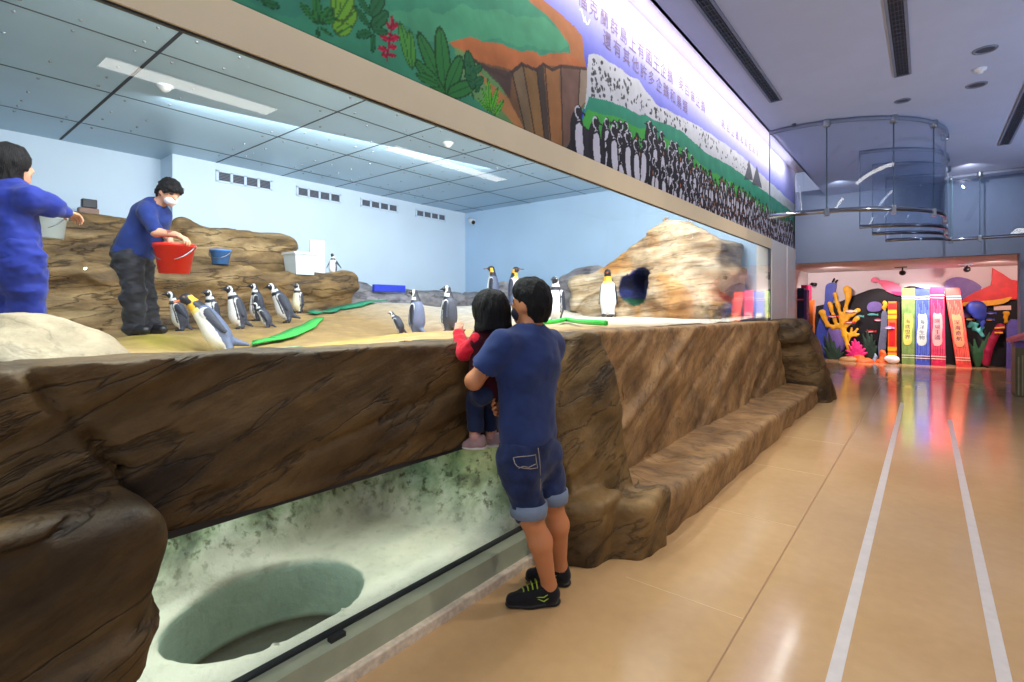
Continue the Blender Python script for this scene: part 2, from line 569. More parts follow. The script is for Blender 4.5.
M_curbstone = mat('curb_stone', (216, 202, 178), 0.6, 0.15, 30, 0.2)
M_black = mat('black_plastic', (18, 18, 20), 0.4, 0.05)
M_whitepl = mat('white_plastic', (232, 234, 236), 0.35, 0.02)
M_steel = mat('brushed_steel', (150, 154, 160), 0.3, 0.05, 20, metal=0.9)

structure(MB().box((-1.95, -3, -0.12), (3.2, 18.5, 0)).box((-2.9, 11.9, -0.12), (-1.95, 18.5, 0)).build('floor', M_floor))
fj = MB()
fj.box((-0.716, -1, 0), (-0.708, 13, 0.0006))
for y in (1.35, 2.75, 4.13, 5.55, 6.95, 8.4):
    fj.box((-1.36, y - 0.003, 0), (-0.72, y + 0.003, 0.0006), 1)
structure(fj.build('trim_1', [M_joint, M_jointpale]))

structure(MB().box((-1.80, -3, ZC), (3.2, 13.8, ZC + 0.12)).box((-1.80, -3, ZC), (-1.77, 11.9, ZC + 0.16)).build('ceiling', M_ceil))
structure(MB().box((-2.35, -3, 4.34), (-1.77, 12.0, 4.42)).box((-1.80, -3, ZC + 0.12), (-1.76, 12.0, 4.36)).build('ceiling_cove', M_cove))
structure(MB().box((-2.35, -1.5, ZH1), (XW - 0.012, 11.9, 4.36)).build('wall_left', M_white))
structure(MB().box((-2.13, -1.5, ZH0), (XW, 9.86, ZH1)).build('trim_2', M_cream))
structure(MB().box((-2.13, -1.5, ZH0 - 0.008), (XW - 0.012, 9.86, ZH0)).box((-2.16, 9.84, 1.2), (XW - 0.012, 9.86, ZH0)).build('trim_3', M_blackstrip))
structure(MB().box((-2.35, 9.86, 0), (XW, 11.1, ZH1)).box((-2.35, 11.1, 0), (XW + 0.01, 11.9, ZH1)).build('wall_post', M_post))
structure(MB().box((-3.0, 11.9, 0), (-2.9, 18.6, 2.8)).box((-3.0, 11.8, 0), (-2.1, 11.9, 4.3)).build('wall_recess', M_white))
structure(MB().box((-3.0, 18.5, 0), (3.2, 18.62, 2.8)).build('wall_far', M_white))
structure(MB().box((-3.0, 13.8, 2.60), (3.2, 13.98, 4.3)).build('wall_upper', M_bluegrey))
structure(MB().box((-3.0, 13.98, 2.64), (3.2, 18.6, 2.76)).build('ceiling_far', M_white))
structure(MB().box((1.40, 13.7, 0), (1.95, 14.1, 2.60)).build('pillar', M_bluegrey))
structure(MB().box((1.95, 13.9, 0), (2.05, 18.6, 2.8)).build('wall_display', M_white))
structure(MB().box((3.2, -3, 0), (3.3, 18.6, 4.3)).build('wall_right', M_bluegrey))

# tank shell
structure(MB().box((TX - 0.15, 3.1, 0.4), (TX, TY + 0.15, TZ)).box((TX - 0.7, -0.7, 0.4), (TX - 0.55, 3.1, TZ)).box((TX - 0.7, 3.1, 0.4), (TX - 0.15, 3.2, TZ)).build('wall_tank_back', M_tankwall))
structure(MB().box((TX, TY, 0.4), (-2.35, TY + 0.15, TZ)).build('wall_tank_end', M_tankend))
structure(MB().box((TX - 0.6, -0.8, -0.6), (-2.0, -0.65, TZ)).build('wall_tank_near', M_tankwall))
tc = MB().box((TX - 0.7, -0.8, TZ), (-2.35, TY + 0.15, TZ + 0.1))
for x in (-4.35, -5.92, -7.48, -9.0):
    tc.box((x - 0.008, -0.7, TZ - 0.004), (x + 0.008, TY, TZ), 1)
ty = (0.6, 1.78, 3.77, 4.94, 6.1, 7.26, 8.45, 9.6)
for i, y in enumerate(ty):
    w = 0.016 if i == 1 else 0.009
    tc.box((TX - 0.5, y - w, TZ - 0.004), (-2.4, y + w, TZ), 1)
for x in (-4.5, -4.9, -5.4, -5.78, -6.06, -6.6, -7.0, -7.34, -7.62, -8.2, -8.6, -8.86, -9.14):
    for y in ty[:6]:
        for d in (-0.16, 0.16, 0.55):
            if (int(x * 37 + y * 11 + d * 50)) % 3: tc.lathe([(0.0, -0.016), (0.010, -0.014), (0.016, -0.006), (0.017, 0.0)], 8, (x, y + d, TZ), 2)
structure(tc.build('ceiling_tank', [M_panel, M_dark, M_steel]))

# window panes
M_pane = mat_glass('window_glass', (0.985, 0.995, 1.0), 0.035, 0.0)
structure(MB().box((-2.130, -1.4, 1.2), (-2.114, 9.85, ZH0)).build('window_1', M_pane))
structure(MB().box((-2.01, 0.3, 0.16), (-1.99, 2.9, 0.92)).build('window_2', M_pane))
structure(MB().box((-2.02, 0.2, 0.145), (-1.982, 2.95, 0.174), 1).box((-2.06, 0.2, 0.80), (-1.955, 2.95, 0.825), 1).box((-2.02, 0.2, 0.0), (-1.90, 2.95, 0.165)).box((-1.96, 1.2, 0.166), (-1.93, 1.27, 0.185), 1).build('window_frame', [M_curbmetal, M_blackstrip]))
structure(MB().box((-2.0, 0.2, -0.02), (-1.865, 2.95, 0.052), 0, 0.008).build('trim_4', M_curbstone))

# floor stripes
M_tape = mat('white_tape', (206, 200, 196), 0.35, 0.05, 12)
for nm, x, y1, lb in (('left', -0.303, 10.6, 'long pale stripe on the polished floor nearer the rock bench'), ('right', 0.257, 9.4, 'long pale stripe on the polished floor farther from the rock bench')):
    o = MB().box((x - 0.026, 0.6, 0.0002), (x + 0.026, y1, 0.0018)).build('floor_stripe', M_tape)
    origin_to(o, (x, 5, 0)); tag(o, lb, 'floor stripe', 'floor stripes')

# ceiling vents of the hall
def ceiling_vent(x, y0, y1, w, label):
    e = empty('ceiling_vent', (x, (y0 + y1) / 2, ZC), label, 'vent', 'ceiling slot vents')
    f = MB()
    for sx in (-1, 1): f.box((x + sx * w / 2 - 0.012, y0, ZC - 0.014), (x + sx * w / 2 + 0.012, y1, ZC))
    for yy in (y0, y1): f.box((x - w / 2, yy - 0.012, ZC - 0.014), (x + w / 2, yy + 0.012, ZC))
    f.build('frame', M_ventgrey, e)
    MB().box((x - w / 2, y0, ZC - 0.002), (x + w / 2, y1, ZC + 0.001)).build('backing', M_black, e)
    s = MB()
    n = max(3, int(w / 0.026))
    for k in range(1, n): s.box((x - w / 2 + w * k / n - 0.0035, y0, ZC - 0.010), (x - w / 2 + w * k / n + 0.0035, y1, ZC - 0.002))
    for k in range(int((y1 - y0) / 0.09)): s.box((x - w / 2, y0 + 0.09 * k, ZC - 0.0105), (x + w / 2, y0 + 0.09 * k + 0.012, ZC - 0.003))
    s.build('grille', M_ventdark, e)
M_ventgrey = mat('vent_grey', (120, 126, 144), 0.5, 0.03)
M_ventdark = mat('vent_slat', (66, 74, 92), 0.5, 0.03)
ceiling_vent(-1.455, 2.2, 7.05, 0.12, 'long dark slot vent in the ceiling beside the mural wall')
ceiling_vent(-0.20, 3.4, 7.15, 0.13, 'slatted slot vent in the ceiling left of the round downlights')
ceiling_vent(0.96, 6.0, 11.2, 0.13, 'slot vent at the right edge of the ceiling near the glass screens')

def downlight(px, py, r, label, dark=True):
    p = at(px, py, (ZC - EYE) * FPX / (HY - py))
    e = empty('downlight', (p[0], p[1], ZC), label, 'ceiling light', 'round ceiling downlights')
    MB().lathe([(r * 0.72, -0.002), (r * 0.78, -0.012), (r * 0.95, -0.012), (r, -0.004), (r, 0)], 28, (p[0], p[1], ZC)).build('trim_ring', M_ventgrey, e, True)
    MB().lathe([(0.0, -0.004), (r * 0.5, -0.003), (r * 0.74, -0.003)], 28, (p[0], p[1], ZC)).build('lens', M_ventdark, e, True)
downlight(985, 49.5, 0.10, 'dark round ceiling downlight, nearest the top of the picture')
downlight(976.5, 84.7, 0.10, 'dark round ceiling downlight below the small smoke detector')
downlight(902.5, 100.5, 0.085, 'small dark round downlight beyond the end of the slatted vent')
p = at(980.5, 68.6, (ZC - EYE) * FPX / (HY - 68.6))
o = MB().lathe([(0, -0.05), (0.022, -0.05), (0.026, -0.03), (0.05, -0.022), (0.055, 0.0)], 24, (p[0], p[1], ZC)).build('smoke_detector', M_whitepl, None, True)
origin_to(o, (p[0], p[1], ZC)); tag(o, 'small pale smoke detector on the ceiling between two dark downlights', 'smoke detector')
p = at(794, 124, (ZC - EYE) * FPX / (HY - 124))
o = MB().lathe([(0, -0.03), (0.02, -0.03), (0.03, -0.01), (0.03, 0)], 18, (p[0], p[1], ZC)).build('sprinkler_head', M_ventdark, None, True)
origin_to(o, (p[0], p[1], ZC)); tag(o, 'tiny dark sprinkler head in the ceiling beside the curved glass', 'sprinkler')

# lit slots in the ceiling to the right of the frame, seen mirrored in the window
M_lit = mat_emit('lit_diffuser', (255, 250, 242), 7.0)
for y0, y1, lb in ((1.5, 3.3, 'bright slot light in the hall ceiling, mirrored in the glass above the keepers'), (5.2, 8.0, 'bright slot light in the hall ceiling, mirrored in the glass below the wall vents')):
    e = empty('ceiling_light', (2.45, (y0 + y1) / 2, ZC), lb, 'ceiling light')
    MB().box((2.28, y0, ZC - 0.008), (2.62, y1, ZC - 0.002)).build('diffuser', M_lit, e)
    f = MB()
    for lo, hi in (((2.25, y0 - 0.03), (2.28, y1 + 0.03)), ((2.62, y0 - 0.03), (2.65, y1 + 0.03)), ((2.28, y0 - 0.03), (2.62, y0)), ((2.28, y1), (2.62, y1 + 0.03))): f.box((*lo, ZC - 0.02), (*hi, ZC))
    f.build('frame', M_ventgrey, e)

# vents of the tank's back wall
def wall_vent(x0, x1, y_top0, y_bot0, label):
    a = on_x(x0, y_top0, TX); b = on_x(x0, y_bot0, TX); c = on_x(x1, y_top0, TX)
    y0, y1, z1, z0 = a[1], c[1], a[2], b[2]
    e = empty('wall_vent', (TX, (y0 + y1) / 2, z0), label, 'vent', 'vents in the back wall of the tank')
    f = MB(); q = MB(); s = MB()
    n = 4
    for k in range(n + 1):
        yy = y0 + (y1 - y0) * k / n
        f.box((TX, yy - 0.022, z0), (TX + 0.02, yy + 0.022, z1))
    for zz in (z0, z1): f.box((TX, y0 - 0.022, zz - 0.016), (TX + 0.02, y1 + 0.022, zz + 0.016))
    q.box((TX, y0, z0), (TX + 0.004, y1, z1))
    for k in range(1, 7):
        zz = z0 + (z1 - z0) * k / 7
        s.box((TX + 0.004, y0, zz - 0.006), (TX + 0.016, y1, zz + 0.004))
    f.build('frame', M_tankwall, e); q.build('backing', M_dark, e); s.build('louvers', M_ventgrey, e)
wall_vent(217, 271, 170.5, 181, 'dark louvered vent high on the blue wall, nearest the keepers')
wall_vent(297, 340, 186.5, 195.5, 'dark louvered vent high on the blue wall, second from the keepers')
wall_vent(361, 397, 198.5, 206, 'dark louvered vent high on the blue wall, third from the keepers')
wall_vent(416, 445, 209.5, 216, 'dark louvered vent high on the blue wall, next to the tank corner')

p = on_y(475, 222, TY)
e = empty('security_camera', (p[0], TY, p[2]), 'small white security camera on the end wall beside the tank corner', 'camera')
MB().tube([(p[0], TY, p[2] + 0.05), (p[0], TY - 0.12, p[2] + 0.03)], 0.025).build('bracket', M_whitepl, e, True)
MB().tube([(p[0] - 0.10, TY - 0.10, p[2] + 0.06), (p[0] + 0.14, TY - 0.22, p[2] - 0.05)], 0.065, 14).build('housing', M_whitepl, e, True)
MB().tube([(p[0] + 0.14, TY - 0.22, p[2] - 0.05), (p[0] + 0.155, TY - 0.228, p[2] - 0.056)], 0.05, 14).build('lens', M_black, e, True)
for (px, py, lb) in ((448, 143, 'small white dome sensor on the tank ceiling over the vents'), (165, 86, 'small white dome sensor on the tank ceiling above the keepers')):
    p = at(px, py, (TZ - EYE) * FPX / (HY - py))
    o = MB().lathe([(0, -0.07), (0.03, -0.065), (0.055, -0.04), (0.07, -0.012), (0.085, -0.01), (0.085, 0)], 24, (p[0], p[1], TZ)).build('dome_sensor', M_whitepl, None, True)
    origin_to(o, (p[0], p[1], TZ)); tag(o, lb, 'sensor')

# ------------------------------------------------------------------ curved glass screens under the hall ceiling
M_screen = mat_glass('screen_glass', (0.93, 0.96, 1.0), 0.05, 0.03, (150, 175, 215))
M_mirrorstrip = mat('mirror_strip_metal', (150, 154, 162), 0.06, 0.03, 5, metal=0.95)
M_edge = mat('glass_edge', (104, 128, 140), 0.25, 0.05)
def circle3(a, b, c):
    ax, ay = a; bx, by = b; cx, cy = c
    d = 2 * (ax * (by - cy) + bx * (cy - ay) + cx * (ay - by))
    ux = ((ax * ax + ay * ay) * (by - cy) + (bx * bx + by * by) * (cy - ay) + (cx * cx + cy * cy) * (ay - by)) / d
    uy = ((ax * ax + ay * ay) * (cx - bx) + (bx * bx + by * by) * (ax - cx) + (cx * cx + cy * cy) * (bx - ax)) / d
    return (ux, uy), math.hypot(ax - ux, ay - uy)
def arc_pts(a, b, c, n):
    (ux, uy), r = circle3(a, b, c)
    t0, t1, t2 = (math.atan2(p[1] - uy, p[0] - ux) for p in (a, b, c))
    while t1 < t0: t1 += 2 * math.pi
    while t2 < t1: t2 += 2 * math.pi
    return [(ux + r * math.cos(t0 + (t2 - t0) * k / n), uy + r * math.sin(t0 + (t2 - t0) * k / n)) for k in range(n + 1)], (ux, uy)
def glass_screen(pts, center, z0, z1, seams, label, group='glass smoke screens under the ceiling'):
    n = len(pts) - 1
    e = empty('glass_screen', (pts[n // 2][0], pts[n // 2][1], z1), label, 'glass screen', group)
    th = 0.016
    def off(i, d):
        p = np.array(pts[i]); v = p - np.array(center); v /= np.linalg.norm(v)
        return p + v * d
    cuts = [0] + seams + [n]
    for a, b in zip(cuts[:-1], cuts[1:]):
        m = MB(); vs = []; fs = []
        ids = list(range(a, b + 1)); k = len(ids)
        for d in (-th / 2, th / 2):
            for z in (z0, z1):
                for i in ids:
                    q = off(i, d); vs.append((q[0], q[1], z))
        for i in range(k - 1):
            fs += [(i, i + 1, k + i + 1, k + i), (2 * k + i + 1, 2 * k + i, 3 * k + i, 3 * k + i + 1)]
        m.add(vs, fs)
        pan = m.build('glass_pane', M_screen, e, True)
        r = MB()
        q = [off(i, 0) for i in ids]
        r.tube([(p[0], p[1], z0) for p in q], 0.011, 6)
        for p in (q[0], q[-1]): r.tube([(p[0], p[1], z0), (p[0], p[1], z1)], 0.009, 6)
        r.build('polished_edge', M_edge, pan)
        rb_ = MB(); k_ = len(q)  # metal strip added so the glass edge mirrors the display's colours
        vs = [(*off(i, d), z) for d in (-0.013, 0.013) for z in (z0 - 0.012, z0 + 0.05) for i in ids]
        fs = []
        for i in range(k_ - 1): fs += [(i, i + 1, k_ + i + 1, k_ + i), (2 * k_ + i + 1, 2 * k_ + i, 3 * k_ + i, 3 * k_ + i + 1), (i + 1, i, 2 * k_ + i, 2 * k_ + i + 1), (k_ + i, k_ + i + 1, 3 * k_ + i + 1, 3 * k_ + i)]
        rb_.add(vs, fs).build('mirror_strip', M_mirrorstrip, pan, True)
    rail = MB().tube([(off(i, 0)[0], off(i, 0)[1], z1 - 0.03) for i in range(n + 1)], 0.03, 8)
    rail.build('ceiling_rail', M_ventgrey, e)
    for s in seams + [n]:
        p = off(s, 0)
        MB().lathe([(0, -0.10), (0.035, -0.10), (0.05, -0.07), (0.05, 0.0)], 16, (p[0], p[1], z1)).build('clamp', M_steel, e, True)
        MB().box((p[0] - 0.03, p[1] - 0.03, z0 - 0.05), (p[0] + 0.03, p[1] + 0.03, z0 + 0.06), 0, 0.008).build('clamp', M_steel, e)
pts, c = arc_pts((-1.78, 8.22), (-0.58, 8.43), (0.22, 9.99), 30)
glass_screen(pts, c, 2.87, ZC, [7, 15, 22], 'curved clear glass screen hung from the ceiling beside the mural, nearest of the screens')
for k, (a, b, cc, lb) in enumerate((
        ((-0.85, 10.2), (-0.10, 10.55), (0.27, 11.6), 'curved glass screen just behind the nearest one'),
        ((-0.75, 11.3), (-0.08, 11.6), (0.31, 12.4), 'curved glass screen between the second and the farthest curved ones'),
        ((-0.62, 12.6), (0.0, 12.75), (0.38, 13.3), 'curved glass screen deepest in the row, before the upper wall'))):
    pts, c = arc_pts(a, b, cc, 14)
    glass_screen(pts, c, 2.87, ZC, [], lb)
pts = [(0.40 + 0.2 * k, 13.25) for k in range(8)]
glass_screen(pts, (0.9, 40), 2.87, ZC, [2], 'straight flat glass screen under the ceiling right of the curved ones')
# ------------------------------------------------------------------ rockwork of the hall side
M_rockbrown = mat_rock('brown_rock', (50, 36, 18), (100, 76, 40), (134, 104, 60), rot=(math.radians(-22), 0, 0.12), scale=1.2, bmp=0.5, stretch=(1.1, 1, 3.6))
M_rockwall = mat_rock('tan_rock', (108, 80, 48), (146, 112, 70), (174, 138, 92), rot=(math.radians(-32), 0, 0.12), lines=0.6, scale=1.4, bmp=0.45, stretch=(1.1, 1, 4))

M_rockbuttress = mat_rock('olive_rock', (64, 47, 25), (118, 92, 52), (150, 119, 72), rot=(math.radians(-40), 0, 0.3), lines=0.75, scale=1.3, bmp=0.5, stretch=(1.1, 1, 3))

def rbox(X, Y, Z, c, hl, r):
    qx, qy, qz = np.abs(X - c[0]) - hl[0] + r, np.abs(Y - c[1]) - hl[1] + r, np.abs(Z - c[2]) - hl[2] + r
    return np.sqrt(np.maximum(qx, 0) ** 2 + np.maximum(qy, 0) ** 2 + np.maximum(qz, 0) ** 2) + np.minimum(np.maximum(qx, np.maximum(qy, qz)), 0) - r

def strata(X, Y, Z, slope, period, amp, seed, wob=0.25):
    """stepped beds: each layer stands out by its own amount"""
    s = (Z - slope * Y + wob * period * 3 * fbm(X * 1.3, Y * 0.9, Z * 1.3, 3, seed)) / period
    i = np.floor(s); t = s - i
    a = _h(i, i * 0, i * 0, seed); b = _h(i + 1, i * 0, i * 0, seed)
    w = np.clip((t - 0.72) / 0.28, 0, 1); w = w * w * (3 - 2 * w)
    return amp * ((a + (b - a) * w) * 2 - 1)

def rock(name, fn, lo, hi, h, material, label, cat='rock', group=None, base=None, colors=None):
    X, Y, Z = grid3(lo, hi, h)
    V, F = nets(fn(X, Y, Z), X, Y, Z, h)
    me = mesh_np(name, V, F, colors(V) if colors else None)
    o = link(name, me, material)
    if base is None: base = ((lo[0] + hi[0]) / 2, (lo[1] + hi[1]) / 2, max(lo[2], 0))
    origin_to(o, base)
    tag(o, label, cat, group)
    return o

def crack(X, Y, Z, a, b, w, depth):
    """a groove along the segment a-b in the Y-Z face"""
    ay, az = a; by, bz = b
    L = (by - ay) ** 2 + (bz - az) ** 2
    wob = 0.03 * fbm(Y * 6, Z * 6, X * 0 + 3, 3, 77)
    h = np.clip(((Y - ay) * (by - ay) + (Z - az) * (bz - az)) / L, 0, 1)
    d = np.sqrt((Y - ay - h * (by - ay)) ** 2 + (Z - az - h * (bz - az)) ** 2) + wob
    return depth * np.clip(1 - np.abs(d) / w, 0, 1)

def f_beam(X, Y, Z):
    top = 1.405 - 0.012 * Y
    d = rbox(X, Y, Z, (-2.12, 1.0, 1.11), (0.165, 2.2, 0.33), 0.05)
    n = strata(X, Y, Z, 0.30, 0.13, 0.022, 5) + 0.045 * fbm(X * 2.2, Y * 2.2, Z * 3, 4, 3)
    c = crack(X, Y, Z, (0.25, 1.42), (0.50, 1.05), 0.035, 0.06) + crack(X, Y, Z, (0.50, 1.05), (0.52, 0.78), 0.035, 0.06)
    c += crack(X, Y, Z, (1.85, 1.45), (1.72, 1.30), 0.02, 0.02) + crack(X, Y, Z, (0.7, 0.9), (2.3, 1.22), 0.02, 0.025) + crack(X, Y, Z, (1.2, 0.86), (2.6, 1.05), 0.02, 0.02)
    return np.maximum(np.maximum(d + n + c, Z - top - 0.012 * fbm(X * 5, Y * 5, Z * 5, 3, 8)), 0.815 - Z + 0.010 * fbm(X * 5, Y * 5, Z * 5, 3, 9))
rock('rock_beam', f_beam, (-2.36, -1.3, 0.68), (-1.82, 2.95, 1.5), 0.018, M_rockbrown,
     'long brown rock beam forming the sill under the big tank window')

def f_leftpillar(X, Y, Z):
    w = 0.05 * np.sin(Z * 8.0 + 0.7) - 0.07
    d = rbox(X, Y + 0.0 - w, Z, (-1.98, -0.36, 0.38), (0.29 , 0.95, 0.64), 0.09)
    n = strata(X, Y, Z, 0.12, 0.17, 0.035, 15, 0.4) + 0.06 * fbm(X * 2.6, Y * 2.6, Z * 2.6, 4, 13)
    return np.maximum(d + n, -Z - 0.02)
rock('rock_pillar', f_leftpillar, (-2.4, -1.35, -0.04), (-1.55, 0.85, 1.0), 0.018, M_rockbrown,
     'dark brown rock pillar below the sill, left of the pool window')

def f_buttress(X, Y, Z):
    lean = -0.20 * (Z - 0.6); Yr = Y + 0.17 * (Z - 0.6)
    d = rbox(X - lean, Yr, Z, (-1.83, 3.08, 0.62), (0.42, 0.33, 0.80), 0.05)
    d = np.maximum(d, (X - lean + 1.56) * 0.87 - (Yr - 3.15) * 0.49)
    d = np.maximum(d, (X - lean + 1.50) * 0.35 + (Yr - 3.17) * 0.93)
    n = strata(X, Y + 0.5 * X, Z, 0.5, 0.22, 0.03, 25, 0.5) + 0.06 * fbm(X * 2.6, Y * 2.6, Z * 2.2, 5, 23)
    n += crack(X, X * 1.0, Z, (-1.62, 1.3), (-1.50, 0.1), 0.03, 0.04)
    f = d + n
    # two foot stones
    for c, r, sd in (((-1.68, 2.80, 0.14), (0.16, 0.17, 0.25), 3), ((-1.49, 3.08, 0.12), (0.15, 0.18, 0.26), 4)):
        e = rbox(X - 0.1 * (Z - 0.1), Y - 0.5 * (X - c[0]), Z - 0.15 * (Y - c[1]), c, r, 0.06) + 0.05 * fbm(X * 4, Y * 4, Z * 4, 4, sd)
        f = smin(f, e, 0.03)
    return np.maximum(np.maximum(f, Z - 1.40 - 0.02 * fbm(X * 4, Y * 4, Z, 3, 6)), -Z - 0.02)
rock('rock_buttress', f_buttress, (-2.4, 2.35, -0.04), (-1.2, 3.7, 1.5), 0.018, M_rockbuttress,
     'bulky brown rock buttress beside the standing man, propping the window sill')

def f_wall(X, Y, Z):
    top = 1.385 - 0.008 * (Y - 3)
    d = rbox(X + 0.10 * (Z - 0.9), Y, Z, (-2.12, 6.6, 0.64), (0.19, 3.5, 0.80), 0.06)
    n = strata(X, Y, Z, 0.42, 0.22, 0.03, 35, 0.4) + 0.05 * fbm(X * 2, Y * 1.6, Z * 2, 4, 33)
    for a, b in (((3.6, 0.5), (5.6, 1.25)), ((4.6, 0.4), (7.2, 1.3)), ((3.4, 0.9), (4.4, 1.3)), ((6.2, 0.35), (8.6, 1.2))):
        n = n + crack(X, Y, Z, a, b, 0.035, 0.03)
    f = np.maximum(np.maximum(d + n, Z - top - 0.012 * fbm(X * 5, Y * 5, Z * 5, 3, 38)), -Z - 0.02)
    return np.where(Y > 9.8, np.maximum(f, -2.08 - X), f)
rock('rock_facing', f_wall, (-2.36, 3.2, -0.04), (-1.6, 10.0, 1.5), 0.028, M_rockwall,
     'long sloping tan rock facing under the far half of the tank window')

def f_bench(X, Y, Z):
    d = rbox(X, Y, Z, (-1.66, 6.55, 0.11), (0.29, 3.45, 0.165), 0.05)
    n = strata(X, Y, Z, 0.1, 0.16, 0.02, 45, 0.5) + 0.045 * fbm(X * 3, Y * 2.2, Z * 3, 4, 43)
    return np.maximum(d + n, -Z - 0.02)
rock('rock_bench', f_bench, (-2.0, 3.1, -0.04), (-1.25, 10.05, 0.42), 0.026, M_rockwall,
     'low brown rock ledge like a bench along the foot of the rock facing')

def f_endboulder(X, Y, Z):
    d = rbox(X + 0.30 * (Z - 0.5), Y + 0.1 * (Z - .5), Z, (-1.72, 10.2, 0.55), (0.36, 0.50, 0.86), 0.22)
    n = strata(X, Y, Z, 0.3, 0.25, 0.03, 55, 0.6) + 0.10 * fbm(X * 2, Y * 2, Z * 2, 4, 53)
    return np.maximum(np.maximum(np.maximum(d + n, -Z - 0.02), Z - 1.36), -2.085 - X)
rock('rock_boulder', f_endboulder, (-2.4, 9.3, -0.04), (-0.9, 11.1, 1.5), 0.03, M_rockbrown,
     'dark rock boulder closing the far end of the rock bench')

# ------------------------------------------------------------------ the drained pool behind the low window
def mat_pool():
    m, nt, b = nodes_of('pool_rock')
    a = nt.nodes.new('ShaderNodeVertexColor'); a.layer_name = 'paint'
    n1 = noise(nt, 4.0, 8, (1, 1, 1), (0.3, 0.5, 0.2), 0.62, 0.2)
    n2 = noise(nt, 17, 6, (1, 1, 1), (0, 0, 0), 0.65)
    d1 = ramp(nt, n1, [(0.38, lin((92, 116, 96))), (0.50, lin((196, 212, 190))), (0.62, (1, 1, 1))])
    d2 = ramp(nt, n2, [(0.36, lin((96, 108, 70))), (0.47, (1, 1, 1))])
    ge = nt.nodes.new('ShaderNodeNewGeometry'); sx = nt.nodes.new('ShaderNodeSeparateXYZ'); nt.links.new(ge.outputs['Position'], sx.inputs[0])
    zm = nt.nodes.new('ShaderNodeMapRange'); zm.inputs[1].default_value = 0.12; zm.inputs[2].default_value = 0.34; zm.inputs[3].default_value = 0.12; zm.inputs[4].default_value = 0.95
    nt.links.new(sx.outputs['Z'], zm.inputs[0])
    cur = a.outputs[0]
    for d, f in ((d1, 0.75), (d2, 0.6)):
        mx = nt.nodes.new('ShaderNodeMix'); mx.data_type = 'RGBA'; mx.blend_type = 'MULTIPLY'; mx.inputs['Factor'].default_value = f
        nt.links.new(zm.outputs[0], mx.inputs['Factor']); nt.links.new(cur, mx.inputs['A']); nt.links.new(d, mx.inputs['B']); cur = mx.outputs['Result']
    nt.links.new(cur, b.inputs['Base Color'])
    b.inputs['Roughness'].default_value = 0.75
    bump(nt, b, n1, 0.5, 0.04)
    return m
HOLE = (-2.52, 1.24, 0.47)
def f_pool(X, Y, Z):
    back = np.clip((-2.93 - X + 0.08 * np.sin(Y * 2.1)) / 0.62, 0, 1)
    end = np.clip((Y - 2.42 - 0.25 * (X + 2.0)) / 0.7, 0, 1)
    w = np.maximum(back, end); w = 1 - (1 - back) * (1 - end)
    r = fbm(X * 2.4, Y * 2.4, Z * 2.4, 5, 63)
    r2 = np.abs(fbm(X * 5, Y * 5, Z * 5, 4, 66))
    h = 0.13 + 0.035 * fbm(X * 2.5, Y * 2.5, X * 0, 3, 61) + 1.15 * w + w * (1 - w * 0.5) * ((0.55 + 0.35 * end) * r - 0.45 * r2)
    f = (Z - np.minimum(h, 1.22)) * 0.6
    f = np.maximum(f, -f * 0 + X + 2.02)
    f = np.maximum(f, Y - 3.75)
    hole = np.sqrt(((X - HOLE[0]) * 1.3) ** 2 + (Y - HOLE[1]) ** 2) - HOLE[2]
    hole = np.maximum(hole, -0.25 - Z)
    # rounded lip round the basin
    lip = np.sqrt((np.sqrt(((X - HOLE[0]) * 1.3) ** 2 + (Y - HOLE[1]) ** 2) - HOLE[2] - 0.02) ** 2 + (Z - 0.135) ** 2) - 0.018
    return np.maximum(np.maximum(f, -hole), -Z - 0.5)
def c_pool(V):
    x, y, z = V.T
    c = np.tile(np.array(lin((214, 214, 192))), (len(V), 1))
    g = np.clip((z - 0.24) / 0.25, 0, 1)[:, None]
    n = fbm(x * 1.6, y * 1.6, z * 1.6, 3, 71)[:, None]
    c = c * (1 - g) + np.array(lin((158, 182, 152))) * g
    e = np.clip((y - 2.35) / 0.4, 0, 1)[:, None] * g
    c = c * (1 - e) + np.array(lin((172, 168, 104))) * e
    c = c * (1 + 0.25 * n)
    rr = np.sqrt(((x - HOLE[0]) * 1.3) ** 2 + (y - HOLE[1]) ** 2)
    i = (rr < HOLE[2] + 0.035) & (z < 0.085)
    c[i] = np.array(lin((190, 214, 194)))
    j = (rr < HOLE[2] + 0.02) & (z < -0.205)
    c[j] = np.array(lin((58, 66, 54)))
    return c
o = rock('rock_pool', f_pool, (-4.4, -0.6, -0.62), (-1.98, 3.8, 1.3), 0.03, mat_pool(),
     'pale green crusted rock basin with a round hole, behind the low pool window', 'pool', colors=c_pool, base=(-3.2, 1.5, -0.6))

